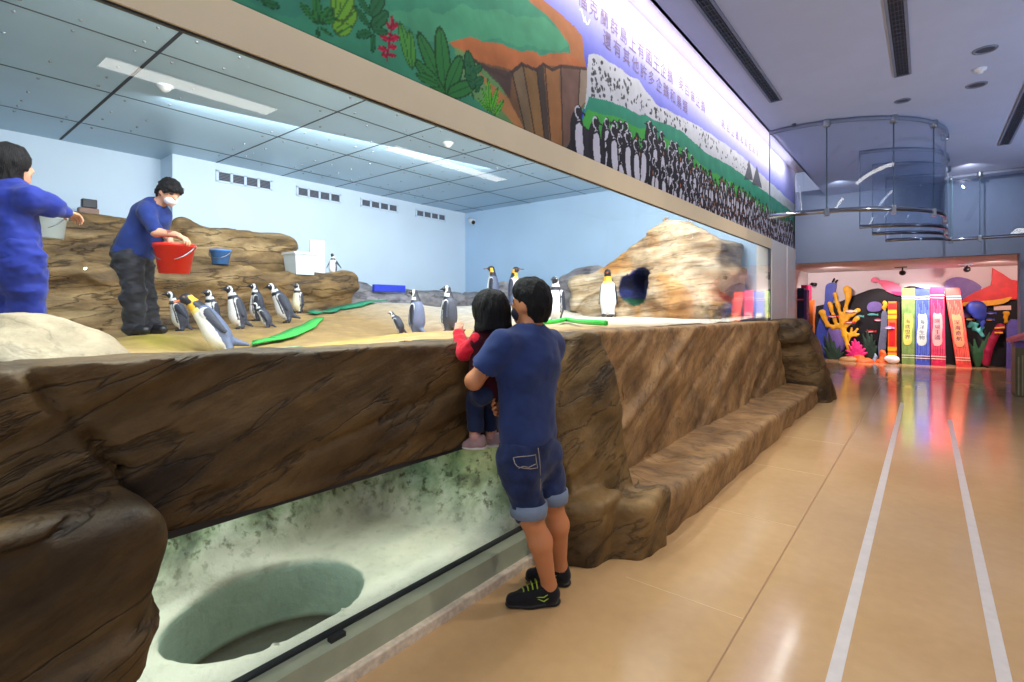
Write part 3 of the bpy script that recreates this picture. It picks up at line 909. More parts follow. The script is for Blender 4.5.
# ------------------------------------------------------------------ rock and ground of the upper tank
FEET = []                              # (x, y, z) points the ground passes through
def foot(px, py, t):
    p = at(px, py, t); FEET.append(p); return p
PENG = [  # kind, px, py of the feet, depth, height, facing (deg, 0 = away from the window along -X .. in world degrees), lean, options, label
    ('humboldt', 182, 331, 6.3, 0.52, 250, 14, {'stretch': 1}, 'penguin with spread flippers beside the dark-trousered keeper, behind the big king penguin'),
    ('king', 230, 354, 4.85, 0.72, 262, 8, {'roll': 27}, 'big king penguin with yellow neck patch leaning forward, nearest the glass on the left'),
    ('humboldt', 213, 330, 6.7, 0.55, 285, 6, {}, 'black and white penguin whose head shows right above the leaning king penguin'),
    ('humboldt', 241, 329, 6.3, 0.57, 268, 4, {'roll': 10}, 'penguin with bright white belly standing right of the leaning king penguin'),
    ('humboldt', 258, 321, 7.2, 0.55, 235, 4, {}, 'penguin with white head stripe just left of the crouching one'),
    ('humboldt', 268, 328, 6.7, 0.38, 235, 25, {}, 'low crouching penguin in the middle of the left group'),
    ('humboldt', 289, 322, 7.0, 0.60, 248, 8, {'roll': 16}, 'tall penguin leaning back with a white head stripe, right end of the left group'),
    ('humboldt', 298, 313, 7.7, 0.46, 290, 2, {'plain': 1}, 'yellowish white bellied penguin at the back, farthest right in the left group'),
    ('humboldt', 333, 275, 9.1, 0.40, 300, 0, {'stretch': 1}, 'lone penguin up on the rock ledge beside the white crate'),
    ('humboldt', 417, 336, 6.5, 0.62, 190, 2, {'back': 1}, 'grey backed penguin seen from behind with a white crescent on its head'),
    ('humboldt', 401, 334, 6.7, 0.34, 210, 26, {}, 'small hunched penguin half hidden left of the grey backed penguin'),
    ('humboldt', 449, 333, 6.4, 0.62, 195, 0, {'stretch': 1}, 'penguin looking left with one flipper out, just left of the child'),
    ('king', 493, 305, 10.2, 0.82, 195, 0, {}, 'king penguin far back facing left, above the child'),
    ('king', 514, 306, 10.2, 0.82, 15, 0, {}, 'king penguin far back facing right, above the man and child'),
    ('humboldt', 556, 322, 6.9, 0.64, 275, 0, {}, 'penguin facing the window just right of the man and above the green hose'),
    ('king', 608, 317, 9.0, 0.88, 290, 0, {'white': 1}, 'tall bright white fronted king penguin standing before the rock cave'),
]
GROUND_Z = {}
for i, p in enumerate(PENG):
    q = at(p[1], p[2], p[3])
    if i != 8: FEET.append(q)
K1 = foot(16, 352, 3.3)
K2 = foot(142, 334, 5.0)
CTRL = FEET + [foot(300, 341, 5.4), foot(500, 331, 4.2), foot(650, 327, 5.0), foot(700, 322, 7.0), foot(380, 303, 9.5), foot(60, 346, 4.6)]
CTRL += [np.array(c) for c in ((-9, 1, 1.32), (-9.3, 9.5, 1.62), (-2.6, 9.6, 1.40), (-3.5, 0.2, 1.2), (-2.3, 4.2, 1.36), (-2.3, 7, 1.36), (-6.0, 7.0, 1.45), (-6.5, -0.5, 1.25))]
def ground_z(x, y):
    x, y = np.asarray(x, float), np.asarray(y, float)
    s = 0; w = 0
    for c in CTRL:
        k = 1 / (((x - c[0]) ** 2 + (y - c[1]) ** 2) + 0.02) ** 1.6
        s = s + k * c[2]; w = w + k
    return s / w
gx = np.arange(TX - 0.6, -2.15, 0.07); gy = np.arange(-0.66, TY + 0.05, 0.07)
GX, GY = np.meshgrid(gx, gy, indexing='ij')
GZ = ground_z(GX, GY) + 0.02 * fbm(GX * 3, GY * 3, GX * 0, 4, 81)
edge = np.where(GY > 2.2, 1.0, np.where(GX < np.where(GY > 1.5, -2.65, -3.2), 1.0, 0.0))
keepm = edge > 0
nX, nY = GX.shape
V = np.stack([GX.ravel(), GY.ravel(), GZ.ravel()], 1)
ii = np.arange(nX * nY).reshape(nX, nY)
F = np.stack([ii[:-1, :-1], ii[1:, :-1], ii[1:, 1:], ii[:-1, 1:]], -1).reshape(-1, 4)
km = keepm.ravel(); F = F[km[F].all(1)]
used = np.unique(F); remap = np.full(len(V), -1); remap[used] = np.arange(len(used)); V = V[used]; F = remap[F]
cg = np.tile(np.array(lin((186, 150, 96))), (len(V), 1))
s = np.clip((V[:, 1] - 4.6) / 2.2, 0, 1)[:, None]
cg = cg * (1 - s) + np.array(lin((232, 222, 206))) * s
mo = np.clip(1.4 * fbm(V[:, 0] * 1.8, V[:, 1] * 1.8, V[:, 2], 3, 83) + 0.25, 0, 1)[:, None] * np.clip((4.0 - V[:, 1]) / 2, 0, 1)[:, None]
cg = cg * (1 - mo) + np.array(lin((168, 150, 60))) * mo
structure(link('floor_tank', mesh_np('floor_tank', V, F, cg), mat_paint('tank_ground', 0.7, 0.35, 6, 0.5)))

# cliff along the back wall
M_cliff = mat_rock('ochre_rock', (52, 40, 26), (136, 106, 64), (190, 160, 112), rot=(math.radians(-6), math.radians(8), 0), scale=1.0, bmp=0.9, stretch=(1, 1, 4))
M_greyrock = mat_rock('grey_rock', (86, 84, 92), (140, 136, 140), (182, 176, 172), scale=1.2, bmp=0.8, stretch=(1, 1, 3))
M_sandstone = mat_rock('pale_sandstone', (122, 92, 60), (194, 170, 134), (226, 212, 188), rot=(0, math.radians(6), 0), lines=0.6, scale=0.9, bmp=0.8, stretch=(1, 1, 7))
def f_cliff(X, Y, Z):
    a = rbox(X + 0.12 * (Z - 2), Y, Z, (-9.35, 2.55, 1.95), (0.82, 2.15, 0.90 ), 0.25)
    b = rbox(X, Y, Z, (-9.0, 2.75, 1.45), (1.05, 2.75, 0.70), 0.22)
    c = rbox(X + 0.2 * (Z - 1.2), Y, Z, (-8.4, 3.0, 1.1), (0.95, 2.2, 0.46), 0.25)
    f = smin(smin(a, b, 0.06), c, 0.08)
    n = strata(X, Y, Z, 0.05, 0.33, 0.09, 91, 0.6) + 0.16 * fbm(X * 1.3, Y * 1.1, Z * 1.6, 5, 92)
    return np.maximum(f + n, np.where(Y > 3.05, -9.64, -10.19) - X)
rock('rock_cliff', f_cliff, (-10.3, 0.0, 0.9), (-7.1, 5.9, 3.05), 0.045, M_cliff,
     'broad ochre rock cliff against the blue wall behind the keepers', base=(-8.9, 2.6, 1.2))
def f_hump(X, Y, Z):
    f = smin(sdf(ell((-9.0, 5.9, 1.4), (0.8, 0.75, 0.78)), X, Y, Z), sdf(ell((-8.7, 6.6, 1.3), (0.9, 0.8, 0.5)), X, Y, Z), 0.2)
    return f + 0.14 * fbm(X * 1.8, Y * 1.8, Z * 2, 4, 95) + strata(X, Y, Z, 0, 0.25, 0.04, 96) + np.maximum(-9.64 - X, 0) * 20
rock('rock_hump', f_hump, (-9.7, 5.0, 1.1), (-7.6, 7.5, 2.4), 0.05, M_greyrock,
     'grey rock hump right of the ledge penguin at the foot of the blue wall', base=(-8.9, 6.0, 1.3))
def f_ridge(X, Y, Z):
    f = rbox(X, Y, Z, (-8.9, 8.4, 1.60), (0.7, 1.5, 0.30), 0.18)
    return f + 0.18 * fbm(X * 1.6, Y * 1.6, Z * 2, 4, 97) + np.maximum(-9.64 - X, 0) * 20
rock('rock_ridge', f_ridge, (-9.7, 6.6, 1.1), (-7.9, 10.0, 2.2), 0.05, M_greyrock,
     'low grey rock ridge in front of the tank corner', base=(-8.9, 8.4, 1.4))
def f_ridge2(X, Y, Z):
    f = smin(rbox(X, Y, Z, (-6.3, 9.2, 1.65), (1.4, 0.5, 0.42), 0.25), sdf(ell((-5.3, 9.1, 1.8), (0.7, 0.5, 0.62)), X, Y, Z), 0.2)
    return f + 0.18 * fbm(X * 1.6, Y * 1.6, Z * 2, 4, 98) + strata(X, Y, Z, 0, 0.2, 0.03, 99)
rock('rock_ridge', f_ridge2, (-8.0, 8.4, 1.1), (-4.4, 9.95, 2.7), 0.05, M_greyrock,
     'blue grey rock ridge left of the pale rock with the cave', base=(-6.2, 9.2, 1.5))
CAVE = ell((-3.98, 8.4, 1.94), (0.26, 1.15, 0.33))
def f_big(X, Y, Z):
    a = rbox(X, Y, Z, (-3.80, 9.3, 2.42), (1.25, 0.72, 0.66), 0.25)
    b = rbox(X, Y, Z, (-4.2, 9.15, 1.65), (1.15, 0.85, 0.50), 0.25)
    c = rbox(X, Y, Z, (-3.5, 8.9, 1.42), (0.90, 0.60, 0.28), 0.2)
    f = smin(smin(a, b, 0.08), c, 0.10)
    f = np.maximum(f, (Z - 2.93) * 0.85 - 0.50 * (X + 3.9))
    f = np.maximum(f, (Z - 3.02) * 0.85 + 0.42 * (X + 3.2))
    n = strata(X, Y, Z, 0.0, 0.21, 0.075, 101, 0.7) + 0.15 * fbm(X * 1.5, Y * 1.5, Z * 1.8, 5, 102)
    return np.maximum(f + n, -sdf(CAVE, X, Y, Z) + 0.01 * fbm(X * 4, Y * 4, Z * 4, 2, 103)) + np.maximum(Y - 9.97, 0) * 30
def mat_big():
    m = M_sandstone
    nt = m.node_tree; b = nt.nodes['Principled BSDF']
    a = nt.nodes.new('ShaderNodeVertexColor'); a.layer_name = 'paint'
    mx = nt.nodes.new('ShaderNodeMix'); mx.data_type = 'RGBA'; mx.blend_type = 'MULTIPLY'; mx.inputs['Factor'].default_value = 1
    src = b.inputs['Base Color'].links[0].from_socket
    nt.links.new(src, mx.inputs['A']); nt.links.new(a.outputs[0], mx.inputs['B'])
    nt.links.new(mx.outputs['Result'], b.inputs['Base Color'])
    return m
def c_big(V):
    x, y, z = V.T
    c = np.ones((len(V), 3))
    st = np.clip((fbm(x * 2.2, y * 2.2, z * 0.8, 4, 105) - 0.08) * 4, 0, 1)[:, None]
    c = c * (1 - st) + np.array((0.95, 0.66, 0.36)) * st
    d = sdf(CAVE, x, y, z)
    i = d < 0.02
    c[i] = np.array(lin((66, 84, 190)))
    i2 = i & (z < 1.72); c[i2] = np.array(lin((60, 140, 130)))
    return c
rock('rock_formation', f_big, (-5.6, 8.0, 1.0), (-1.9, 9.98, 3.3), 0.04, mat_big(),
     'huge layered pale sandstone rock with a dark blue cave, right end of tank', colors=c_big, base=(-3.7, 9.1, 1.3))
def f_nearb(X, Y, Z):
    f = smin(sdf(ell((-3.60, 0.44, 1.18), (0.48, 0.42, 0.36)), X, Y, Z), sdf(ell((-3.42, 0.66, 1.12), (0.34, 0.32, 0.28)), X, Y, Z), 0.12)
    return f + 0.07 * fbm(X * 2.6, Y * 2.6, Z * 2.6, 4, 111) + 0.015 * fbm(X * 9, Y * 9, Z * 9, 3, 112)
M_paleboulder = mat_rock('pale_boulder', (126, 106, 80), (176, 158, 130), (200, 186, 164), lines=0.25, scale=1.4, bmp=0.6, stretch=(1, 1, 1.5))
rock('rock_boulder', f_nearb, (-4.3, -0.1, 0.75), (-2.95, 1.15, 1.7), 0.025, M_paleboulder,
     'pale smooth boulder behind the glass at the left edge, in front of the blue-suited keeper', base=(-3.6, 0.5, 0.9))

# ------------------------------------------------------------------ tubs, crate, hoses
M_bluepl = mat('blue_plastic', (86, 140, 214), 0.35, 0.04)
M_redpl = mat('red_plastic', (226, 40, 24), 0.32, 0.04)
M_clearpl = mat('milky_plastic', (214, 226, 232), 0.3, 0.03)
M_hose = mat('green_hose', (58, 196, 66), 0.35, 0.06)
M_turf = mat('green_matting', (70, 190, 84), 0.85, 0.25, 60, 0.5)
M_turfteal = mat('teal_matting', (46, 140, 104), 0.85, 0.25, 60, 0.5)
M_deepblue = mat('deep_blue_panel', (36, 58, 190), 0.5, 0.04)

def bucket(name, base, r0, r1, h, material, label, cat='bucket', handle_mat=None):
    e = empty(name, base, label, cat)
    w = 0.006
    MB().lathe([(0, 0), (r0, 0), (r1, h - 0.03), (r1 + 0.012, h - 0.03), (r1 + 0.012, h), (r1 - w, h), (r0 - w, 0.012), (0, 0.012)], 36, base).build('body', material, e, True)
    pts = [np.array(base) + np.array([math.cos(a) * (r1 + 0.012) * math.cos(0.8), math.cos(a) * (r1 + 0.012) * math.sin(0.8), h - 0.02 - math.sin(a) * r1 * 0.85 + 0.0]) + math.sin(a) * np.array([0.016, -0.016, 0]) * 6 for a in np.linspace(0, math.pi, 17)]
    MB().tube(pts, 0.006, 6).build('handle', handle_mat or M_steel, e, True)
    return e
b0 = at(220.5, 264.5, 7.55)
bucket('bucket', b0, 0.105, 0.135, 0.215, M_bluepl, 'small blue bucket on the rock ledge right of the red bucket')
b1 = at(300, 275.0, 8.5)
e = empty('crate', b1, 'white plastic crate on the rock ledge left of the lone penguin', 'crate')
m = MB(); x, y, z = b1
m.prism([(x - 0.16, y - 0.16, z), (x + 0.16, y - 0.16, z), (x + 0.16, y + 0.16, z), (x - 0.16, y + 0.16, z)], (0, 0, 0.012))
for (ax, ay, bx, by) in ((-1, -1, 1, -1), (1, -1, 1, 1), (1, 1, -1, 1), (-1, 1, -1, -1)):
    p0 = np.array((x + ax * .16, y + ay * .16, z)); p1 = np.array((x + bx * .16, y + by * .16, z))
    o0 = np.array((ax * .03, ay * .03, .36)); o1 = np.array((bx * .03, by * .03, .36)); n = np.array((-(by - ay), (bx - ax), 0)) * 0.005
    m.add([p0, p1, p1 + o1, p0 + o0, p0 + n, p1 + n, p1 + o1 + n, p0 + o0 + n], [(0, 1, 2, 3), (7, 6, 5, 4), (3, 2, 6, 7), (0, 4, 5, 1), (0, 3, 7, 4), (1, 5, 6, 2)])
m.build('body', M_clearpl, e)
q = MB(); s = 0.195
for (lo, hi) in (((x - s - .012, y - s - .012, z + .33), (x + s + .012, y - s, z + .365)), ((x - s - .012, y + s, z + .33), (x + s + .012, y + s + .012, z + .365)), ((x - s - .012, y - s, z + .33), (x - s, y + s, z + .365)), ((x + s, y - s, z + .33), (x + s + .012, y + s, z + .365))): q.box(lo, hi)
q.build('rim', M_whitepl, e)
p0 = at(317, 275, 8.9)
o = MB().box((p0[0] - 0.02, p0[1] - 0.14, p0[2]), (p0[0] + 0.02, p0[1] + 0.14, p0[2] + 0.60), 0, 0.008).build('white_slab', M_whitepl)  # slab stands in for a white reflection beside the crate
origin_to(o, p0); tag(o, 'upright white slab for a pale reflection on the rock ledge between the white crate and the lone penguin', 'board')
p0 = at(85, 250.5, 7.2)
e = empty('food_tray', p0, 'small white tray on the rock between the two keepers', 'tray')
m = MB().box((p0[0] - 0.09, p0[1] - 0.17, p0[2]), (p0[0] + 0.09, p0[1] + 0.17, p0[2] + 0.01))
for lo, hi in (((-.10, -.18), (-.09, .18)), ((.09, -.18), (.10, .18)), ((-.09, -.18), (.09, -.17)), ((-.09, .17), (.09, .18))):
    m.box((p0[0] + lo[0], p0[1] + lo[1], p0[2]), (p0[0] + hi[0], p0[1] + hi[1], p0[2] + 0.075))
m.build('body', M_whitepl, e)
MB().box((p0[0] + 0.1, p0[1] + 0.02, p0[2] + 0.01), (p0[0] + 0.104, p0[1] + 0.14, p0[2] + 0.06)).build('label_patch', mat('orange_patch', (210, 130, 60), 0.5), e)
p0 = at(89, 211.0, 7.6)
e = empty('wall_gadget', p0, 'small dark box standing on top of the rock cliff between the keepers', 'box')
MB().box((p0[0] - 0.05, p0[1] - 0.09, p0[2] + 0.04), (p0[0] + 0.05, p0[1] + 0.09, p0[2] + 0.17), 0, 0.012).build('case', M_blackstrip, e)
MB().box((p0[0] - 0.06, p0[1] - 0.13, p0[2] - 0.06), (p0[0] + 0.06, p0[1] + 0.11, p0[2] + 0.04), 0, 0.015).build('foot', mat('rust_foot', (150, 116, 100), 0.6), e)
p0 = at(47, 238.5, 5.6)
e = bucket('tub', p0, 0.14, 0.165, 0.24, M_clearpl, 'milky white tub under the arm of the blue-suited keeper', 'tub')

def ground_strip(name, pxs, t0, width, material, label, cat, thick=0.02):
    pts = []
    for (px, py, t) in pxs:
        p = at(px, py, t); pts.append(p)
    m = MB(); vs = []; n = len(pts)
    for i, p in enumerate(pts):
        d = pts[min(i + 1, n - 1)] - pts[max(i - 1, 0)]; d[2] = 0; d /= np.linalg.norm(d) + 1e-9
        s = np.array([-d[1], d[0], 0]) * width * (0.55 + 0.45 * math.sin(math.pi * i / (n - 1)))
        for q in (p - s, p + s):
            g = float(ground_z(q[0], q[1])) + 0.03
            vs.append((q[0], q[1], g)); vs.append((q[0], q[1], g + thick))
    fs = []
    for i in range(n - 1):
        a, b = 4 * i, 4 * i + 4
        fs += [(a + 1, a + 3, b + 3, b + 1), (a, b, b + 2, a + 2), (a, a + 1, b + 1, b), (a + 2, b + 2, b + 3, a + 3)]
    fs += [(0, 2, 3, 1), (4 * n - 4, 4 * n - 3, 4 * n - 1, 4 * n - 2)]
    o = m.add(vs, fs).build(name, material, None, True)
    origin_to(o, pts[n // 2]); tag(o, label, cat)
def lay(pxs, n=4):
    out = []
    for a, b in zip(pxs[:-1], pxs[1:]):
        for k in range(n): out.append(tuple(np.array(a) + (np.array(b) - np.array(a)) * k / n))
    return out + [pxs[-1]]
def on_ground(px, py, t0=4.0, t1=13.0):
    best, bt = 9, t0
    for t in np.arange(t0, t1, 0.04):
        p = at(px, py, t)
        d = p[2] - float(ground_z(p[0], p[1]))
        if d < 0: return t
        if d < best: best, bt = d, t
    return bt
def drape(pxs): return [(px, py, on_ground(px, py)) for px, py in pxs]
ground_strip('green_mat', lay(drape([(252, 347), (275, 343), (292, 337), (308, 330), (320, 321)])), 0, 0.10, M_turf, 'bright green strip of matting on the ground near the left penguin group', 'mat')
ground_strip('green_mat', lay(drape([(312, 316), (335, 311), (358, 307), (384, 302)])), 0, 0.13, M_turfteal, 'dull teal strip of matting on the ground farther back, below the grey hump', 'mat')
def hose(name, pxs, r, label):
    pts = []
    for px, py in pxs:
        t = on_ground(px, py, 3.0); p = at(px, py, t); p[2] = float(ground_z(p[0], p[1])) + r + 0.02; pts.append(p)
    # round the corners
    for _ in range(2):
        q = [pts[0]]
        for a, b in zip(pts[:-1], pts[1:]): q += [a * 0.75 + b * 0.25, a * 0.25 + b * 0.75]
        pts = q + [pts[-1]]
    o = MB().tube(pts, r, 10).build(name, M_hose, None, True)
    origin_to(o, pts[len(pts) // 2]); tag(o, label, 'hose')
hose('garden_hose', [(538, 327), (552, 326), (562, 324.5), (566, 323), (574, 325), (590, 327), (606, 328)], 0.028, 'bright green hose lying in front of the penguin right of the man')
a = on_x(374, 290, -8.2)
o = MB().box((-8.26, a[1], a[2] - 0.03), (-8.18, a[1] + 0.75, a[2] + 0.11), 0, 0.01).build('blue_barrier', M_deepblue)
origin_to(o, (-8.22, a[1] + 0.37, a[2])); tag(o, 'deep blue low panel on the grey ridge behind the grey backed penguin', 'barrier')
# ------------------------------------------------------------------ penguins
M_feather = mat_paint('feathers', 0.55, 0.10, 60)
def make_penguin(kind, base, H, heading, lean, opt, label, idx):
    king = kind == 'king'
    w = 0.145 if king else 0.165
    L = math.radians(lean)
    def bend(p):
        x, y, z = p
        a = L * min(1, z / 0.55) ** 1.2
        return (x + math.sin(a) * (z - 0.10) if z > 0.1 else x, y, 0.10 + math.cos(a) * (z - 0.10) if z > 0.1 else z)
    st = 1.0 if opt.get('stretch') else 0.0
    fr = None
    if lean:
        c, s = math.cos(L * 0.9), math.sin(L * 0.9)
        fr = [np.array([c, 0, -s]), np.array([0, 1, 0]), np.array([s, 0, c])]
    hd = 0.88 if king else 0.885
    pr = [ell(bend((0, 0, 0.40)), (w, w * 1.02, 0.35), fr, 1),
          ell(bend((0.012, 0, 0.30)), (w * 1.05, w * 1.05, 0.22), fr, 1),
          cap(bend((0.0, 0, 0.62)), bend((0.02, 0, 0.80)), w * 0.72, 0.075, None, 1),
          ell(bend((0.05, 0, hd)), (0.085, 0.068, 0.066), None, 2),
          cap(bend((-0.10, 0, 0.14)), (-0.20 - 0.05 * (1 - st), 0, 0.03), 0.06, 0.02, ((0, 1, 0), 1.0), 5)]
    bk = 0.13 if king else 0.085
    b0, b1 = bend((0.11, 0, hd + 0.004)), bend((0.13 + bk, 0, hd - (0.0 if king else 0.012)))
    pr.append(cap(b0, b1, 0.026 if not king else 0.02, 0.009, None, 3))
    for s in (-1, 1):
        sh = bend((-0.01, s * w * 0.88, 0.60))
        out = 0.16 if (st and (s == 1 or idx != 11)) else 0.045
        tip = bend((-0.03 - 0.10 * st * (s == 1), s * (w * 0.95 + out), 0.27 + 0.05 * st))
        pr.append(cap(sh, tip, 0.062, 0.028, ((0.25, s, 0.1), 0.38), 4))
        pr.append(cap((0.0, s * 0.075, 0.045), (0.11, s * 0.085, 0.018), 0.045, 0.030, ((0, 0, 1), 0.6), 6))
        pr.append(cap((0.0, s * 0.07, 0.14), (0.0, s * 0.075, 0.03), 0.06, 0.045, None, 1))
    V, F = blob(pr, 0.0115, 0.035)
    # colours from the unbent place of every vertex
    t = nearest_tag(pr, V)
    x, y, z = V.T
    nz = z.copy(); nx = x.copy()
    if lean:
        for _ in range(3):
            a = L * np.minimum(1, np.maximum(nz, 0) / 0.55) ** 1.2
            zz = np.where(z > 0.1, (z - 0.10) * np.cos(a) + 0.10 + 0 * x, z)
            dd = np.sqrt((x) ** 2 + (z - 0.1) ** 2)
            ang = np.arctan2(x, np.maximum(z - 0.1, 1e-3)) - a
            nz = np.where(z > 0.1, 0.10 + dd * np.cos(ang), z); nx = np.where(z > 0.1, dd * np.sin(ang), x)
    blk = np.array(lin((38, 40, 52))); grey = np.array(lin((98, 108, 136))); wht = np.array(lin((244, 244, 242)))
    back = grey if king or opt.get('back') else np.array(lin((66, 70, 84)))
    c = np.tile(back, (len(V), 1))
    body = (t == 1) | (t == 5)
    ang = np.abs(np.arctan2(y, nx))
    belly = body & (ang < (1.25 if not opt.get('white') else 1.7)) & (nz < 0.74)
    c[belly] = wht
    if opt.get('plain'): c[belly] = np.array(lin((236, 228, 196)))
    c[t == 4] = blk * 1.6
    inner = (t == 4) & (np.abs(y) < np.abs(w * 0.95)); c[inner] = wht * 0.85
    neck = body & (nz >= 0.70)
    head = (t == 2) | (t == 3)
    c[head] = blk
    if king:
        c[neck] = blk
        c[neck & (nz < 0.80) & (ang < 1.0)] = np.array(lin((250, 196, 60)))
        c[body & (nz >= 0.655) & (nz < 0.71) & (ang < 1.2)] = np.array(lin((250, 226, 130)))
        e = head | neck
        q = (np.abs(nx + 0.0) < 0.042) & (np.abs(y) > 0.042) & (np.abs(nz - (hd - 0.035)) < 0.05)
        c[e & q] = np.array(lin((252, 186, 40)))
        c[(t == 3) & (z < b0[2] + 0.004) & (nx < 0.20)] = np.array(lin((240, 130, 60)))
    else:
        c[neck] = blk
        c[body & (nz > 0.735) & (nz < 0.79) & (ang < 2.2)] = wht
        c[body & (nz > 0.66) & (nz < 0.70) & (ang < 1.35)] = blk
        hb = body & (ang > 1.02) & (ang < 1.20) & (nz > 0.2) & (nz < 0.7); c[hb] = blk
        dd = np.sqrt((nx - 0.115) ** 2 + (nz - hd + 0.005) ** 2)
        c[(head | neck) & (dd > 0.082) & (dd < 0.122) & (np.abs(y) > 0.012)] = wht
        c[(t == 3) & (nx < 0.135)] = np.array(lin((196, 130, 130)))
    c[t == 6] = np.array(lin((44, 42, 44)))
    for s in (-1, 1):
        ey = np.array(bend((0.085, s * 0.06, hd + 0.018)))
        c[np.linalg.norm(V - ey, axis=1) < 0.014] = np.array((0.9, 0.85, 0.7)) if not king else np.array((0.25, 0.15, 0.08))
    a = math.radians(heading); ca, sa = math.cos(a), math.sin(a)
    W = V * H
    W = np.stack([ca * W[:, 0] - sa * W[:, 1], sa * W[:, 0] + ca * W[:, 1], W[:, 2]], 1)
    if opt.get('roll'):
        r = math.radians(opt['roll']); q = W @ RT; zz = W[:, 2].copy(); dep = W @ FW
        W = np.outer(q * math.cos(r) - zz * math.sin(r), RT) + np.outer(dep, FW) + np.outer(zz * math.cos(r) + q * math.sin(r), [0, 0, 1])
    o = link('penguin', mesh_np('penguin', W, F, c), M_feather)
    o.location = tuple(base)
    tag(o, label, 'penguin', 'penguins in the tank')
    return o
for i, (kind, px, py, t, H, hd, ln, opt, lb) in enumerate(PENG):
    make_penguin(kind, at(px, py, t), H, hd, ln, opt, lb, i)
# ------------------------------------------------------------------ people
def unit(v):
    v = np.array(v, float); return v / np.linalg.norm(v)
def mat_skin(name, rgb):
    m, nt, b = nodes_of(name)
    a = nt.nodes.new('ShaderNodeVertexColor'); a.layer_name = 'paint'
    nt.links.new(a.outputs[0], b.inputs['Base Color'])
    b.inputs['Roughness'].default_value = 0.5
    b.inputs['Subsurface Weight'].default_value = 0.08
    b.inputs['Subsurface Radius'].default_value = (0.02, 0.008, 0.005)
    bump(nt, b, noise(nt, 160, 3), 0.06, 0.004)
    return m
M_skin = mat_skin('skin', None)
def mat_cloth(name, rgb, var=0.12, weave=420, rough=0.9, bmp=0.25):
    m, nt, b = nodes_of(name)
    c = lin(rgb)
    n1, n2 = noise(nt, 9, 4), noise(nt, weave, 3)
    a = ramp(nt, n1, [(0.3, tuple(v * (1 - var) for v in c)), (0.7, tuple(min(1, v * (1 + var)) for v in c))])
    nt.links.new(a, b.inputs['Base Color'])
    b.inputs['Roughness'].default_value = rough
    b.inputs['Sheen Weight'].default_value = 0.12
    b.inputs['Specular IOR Level'].default_value = 0.2
    bump(nt, b, n2, bmp, 0.003)
    return m
def mat_hair(name, rgb, rough=0.6):
    m, nt, b = nodes_of(name)
    n = noise(nt, 55, 5, (3, 3, 0.35))
    c = lin(rgb)
    nt.links.new(ramp(nt, n, [(0.3, tuple(v * 0.5 for v in c)), (0.7, tuple(v * 1.5 for v in c))]), b.inputs['Base Color'])
    b.inputs['Roughness'].default_value = rough
    b.inputs['Specular IOR Level'].default_value = 0.25
    bump(nt, b, n, 0.9, 0.012)
    return m
M_hair = mat_hair('black_hair', (14, 12, 12))

def head_frame(heading, pitch=0.0, roll=0.0):
    a, p = math.radians(heading), math.radians(pitch)
    f = np.array([math.cos(a) * math.cos(p), math.sin(a) * math.cos(p), math.sin(p)])
    l = np.array([-math.sin(a), math.cos(a), 0.0])
    u = np.cross(f, l)
    if roll:
        r = math.radians(roll); l, u = l * math.cos(r) + u * math.sin(r), u * math.cos(r) - l * math.sin(r)
    return f, l, u
def head_prims(c, fr, s=1.0):
    f, l, u = fr; c = np.array(c)
    P = [ell(c + u * 0.012 * s, (0.094 * s, 0.075 * s, 0.108 * s), fr, 0),
         ell(c + f * 0.028 * s - u * 0.052 * s, (0.062 * s, 0.056 * s, 0.062 * s), fr, 0),
         cap(c + f * 0.088 * s + u * 0.012 * s, c + f * 0.106 * s - u * 0.020 * s, 0.008 * s, 0.014 * s, None, 0),
         ell(c + f * 0.080 * s - u * 0.056 * s, (0.014 * s, 0.024 * s, 0.010 * s), fr, 3),
         ell(c + f * 0.074 * s - u * 0.094 * s, (0.020 * s, 0.022 * s, 0.018 * s), fr, 0)]
    for sg in (-1, 1):
        P.append(ell(c + l * sg * 0.077 * s - f * 0.008 * s - u * 0.008 * s, (0.022 * s, 0.010 * s, 0.034 * s), fr, 0))
        P.append(ell(c + f * 0.078 * s + l * sg * 0.031 * s + u * 0.016 * s, (0.011 * s, 0.014 * s, 0.009 * s), fr, 2))
    return P
def hand_mesh(wr, d, n, s=1.0, curl=0.5, right=True, h=0.0042):
    """palm, four fingers of their own length and a thumb off the side"""
    d, n = unit(d), np.array(n, float); n = unit(n - d * (n @ d)); sd = np.cross(d, n) * (1 if right else -1)
    wr = np.array(wr)
    pr = [cap(wr - d * 0.03 * s, wr + d * 0.02 * s, 0.026 * s, 0.027 * s), ell(wr + d * 0.048 * s, (0.050 * s, 0.040 * s, 0.017 * s), [d, sd, n])]
    fing = []
    for k, (off, L) in enumerate(((0.030, 0.070), (0.010, 0.079), (-0.010, 0.073), (-0.029, 0.057))):
        p = wr + (d * (0.086 - abs(off) * 0.25) + sd * off) * s
        q = p - d * 0.022 * s
        dd = unit(d + sd * off * 2.0)
        a = 0.0; chain = [q, p]
        for seg in (0.46, 0.31, 0.23):
            a += curl * (0.9 if seg > 0.4 else 0.75) * (1 + 0.08 * k)
            v = dd * math.cos(a) + n * math.sin(a)
            chain.append(chain[-1] + v * L * seg * s)
        rr = [0.0092, 0.0090, 0.0084, 0.0078, 0.0066]
        for i in range(4): fing.append(cap(chain[i], chain[i + 1], rr[i] * s, rr[i + 1] * s))
    t0 = wr + (d * 0.022 + sd * 0.026) * s; t1 = t0 + (d * 0.030 + sd * 0.026 + n * 0.010) * s; t2 = t1 + (d * 0.030 + sd * 0.004 + n * 0.018) * s
    fing += [cap(t0, t1, 0.013 * s, 0.0105 * s), cap(t1, t2, 0.0105 * s, 0.008 * s)]
    return blob(pr + fing, h, 0.006 * s)
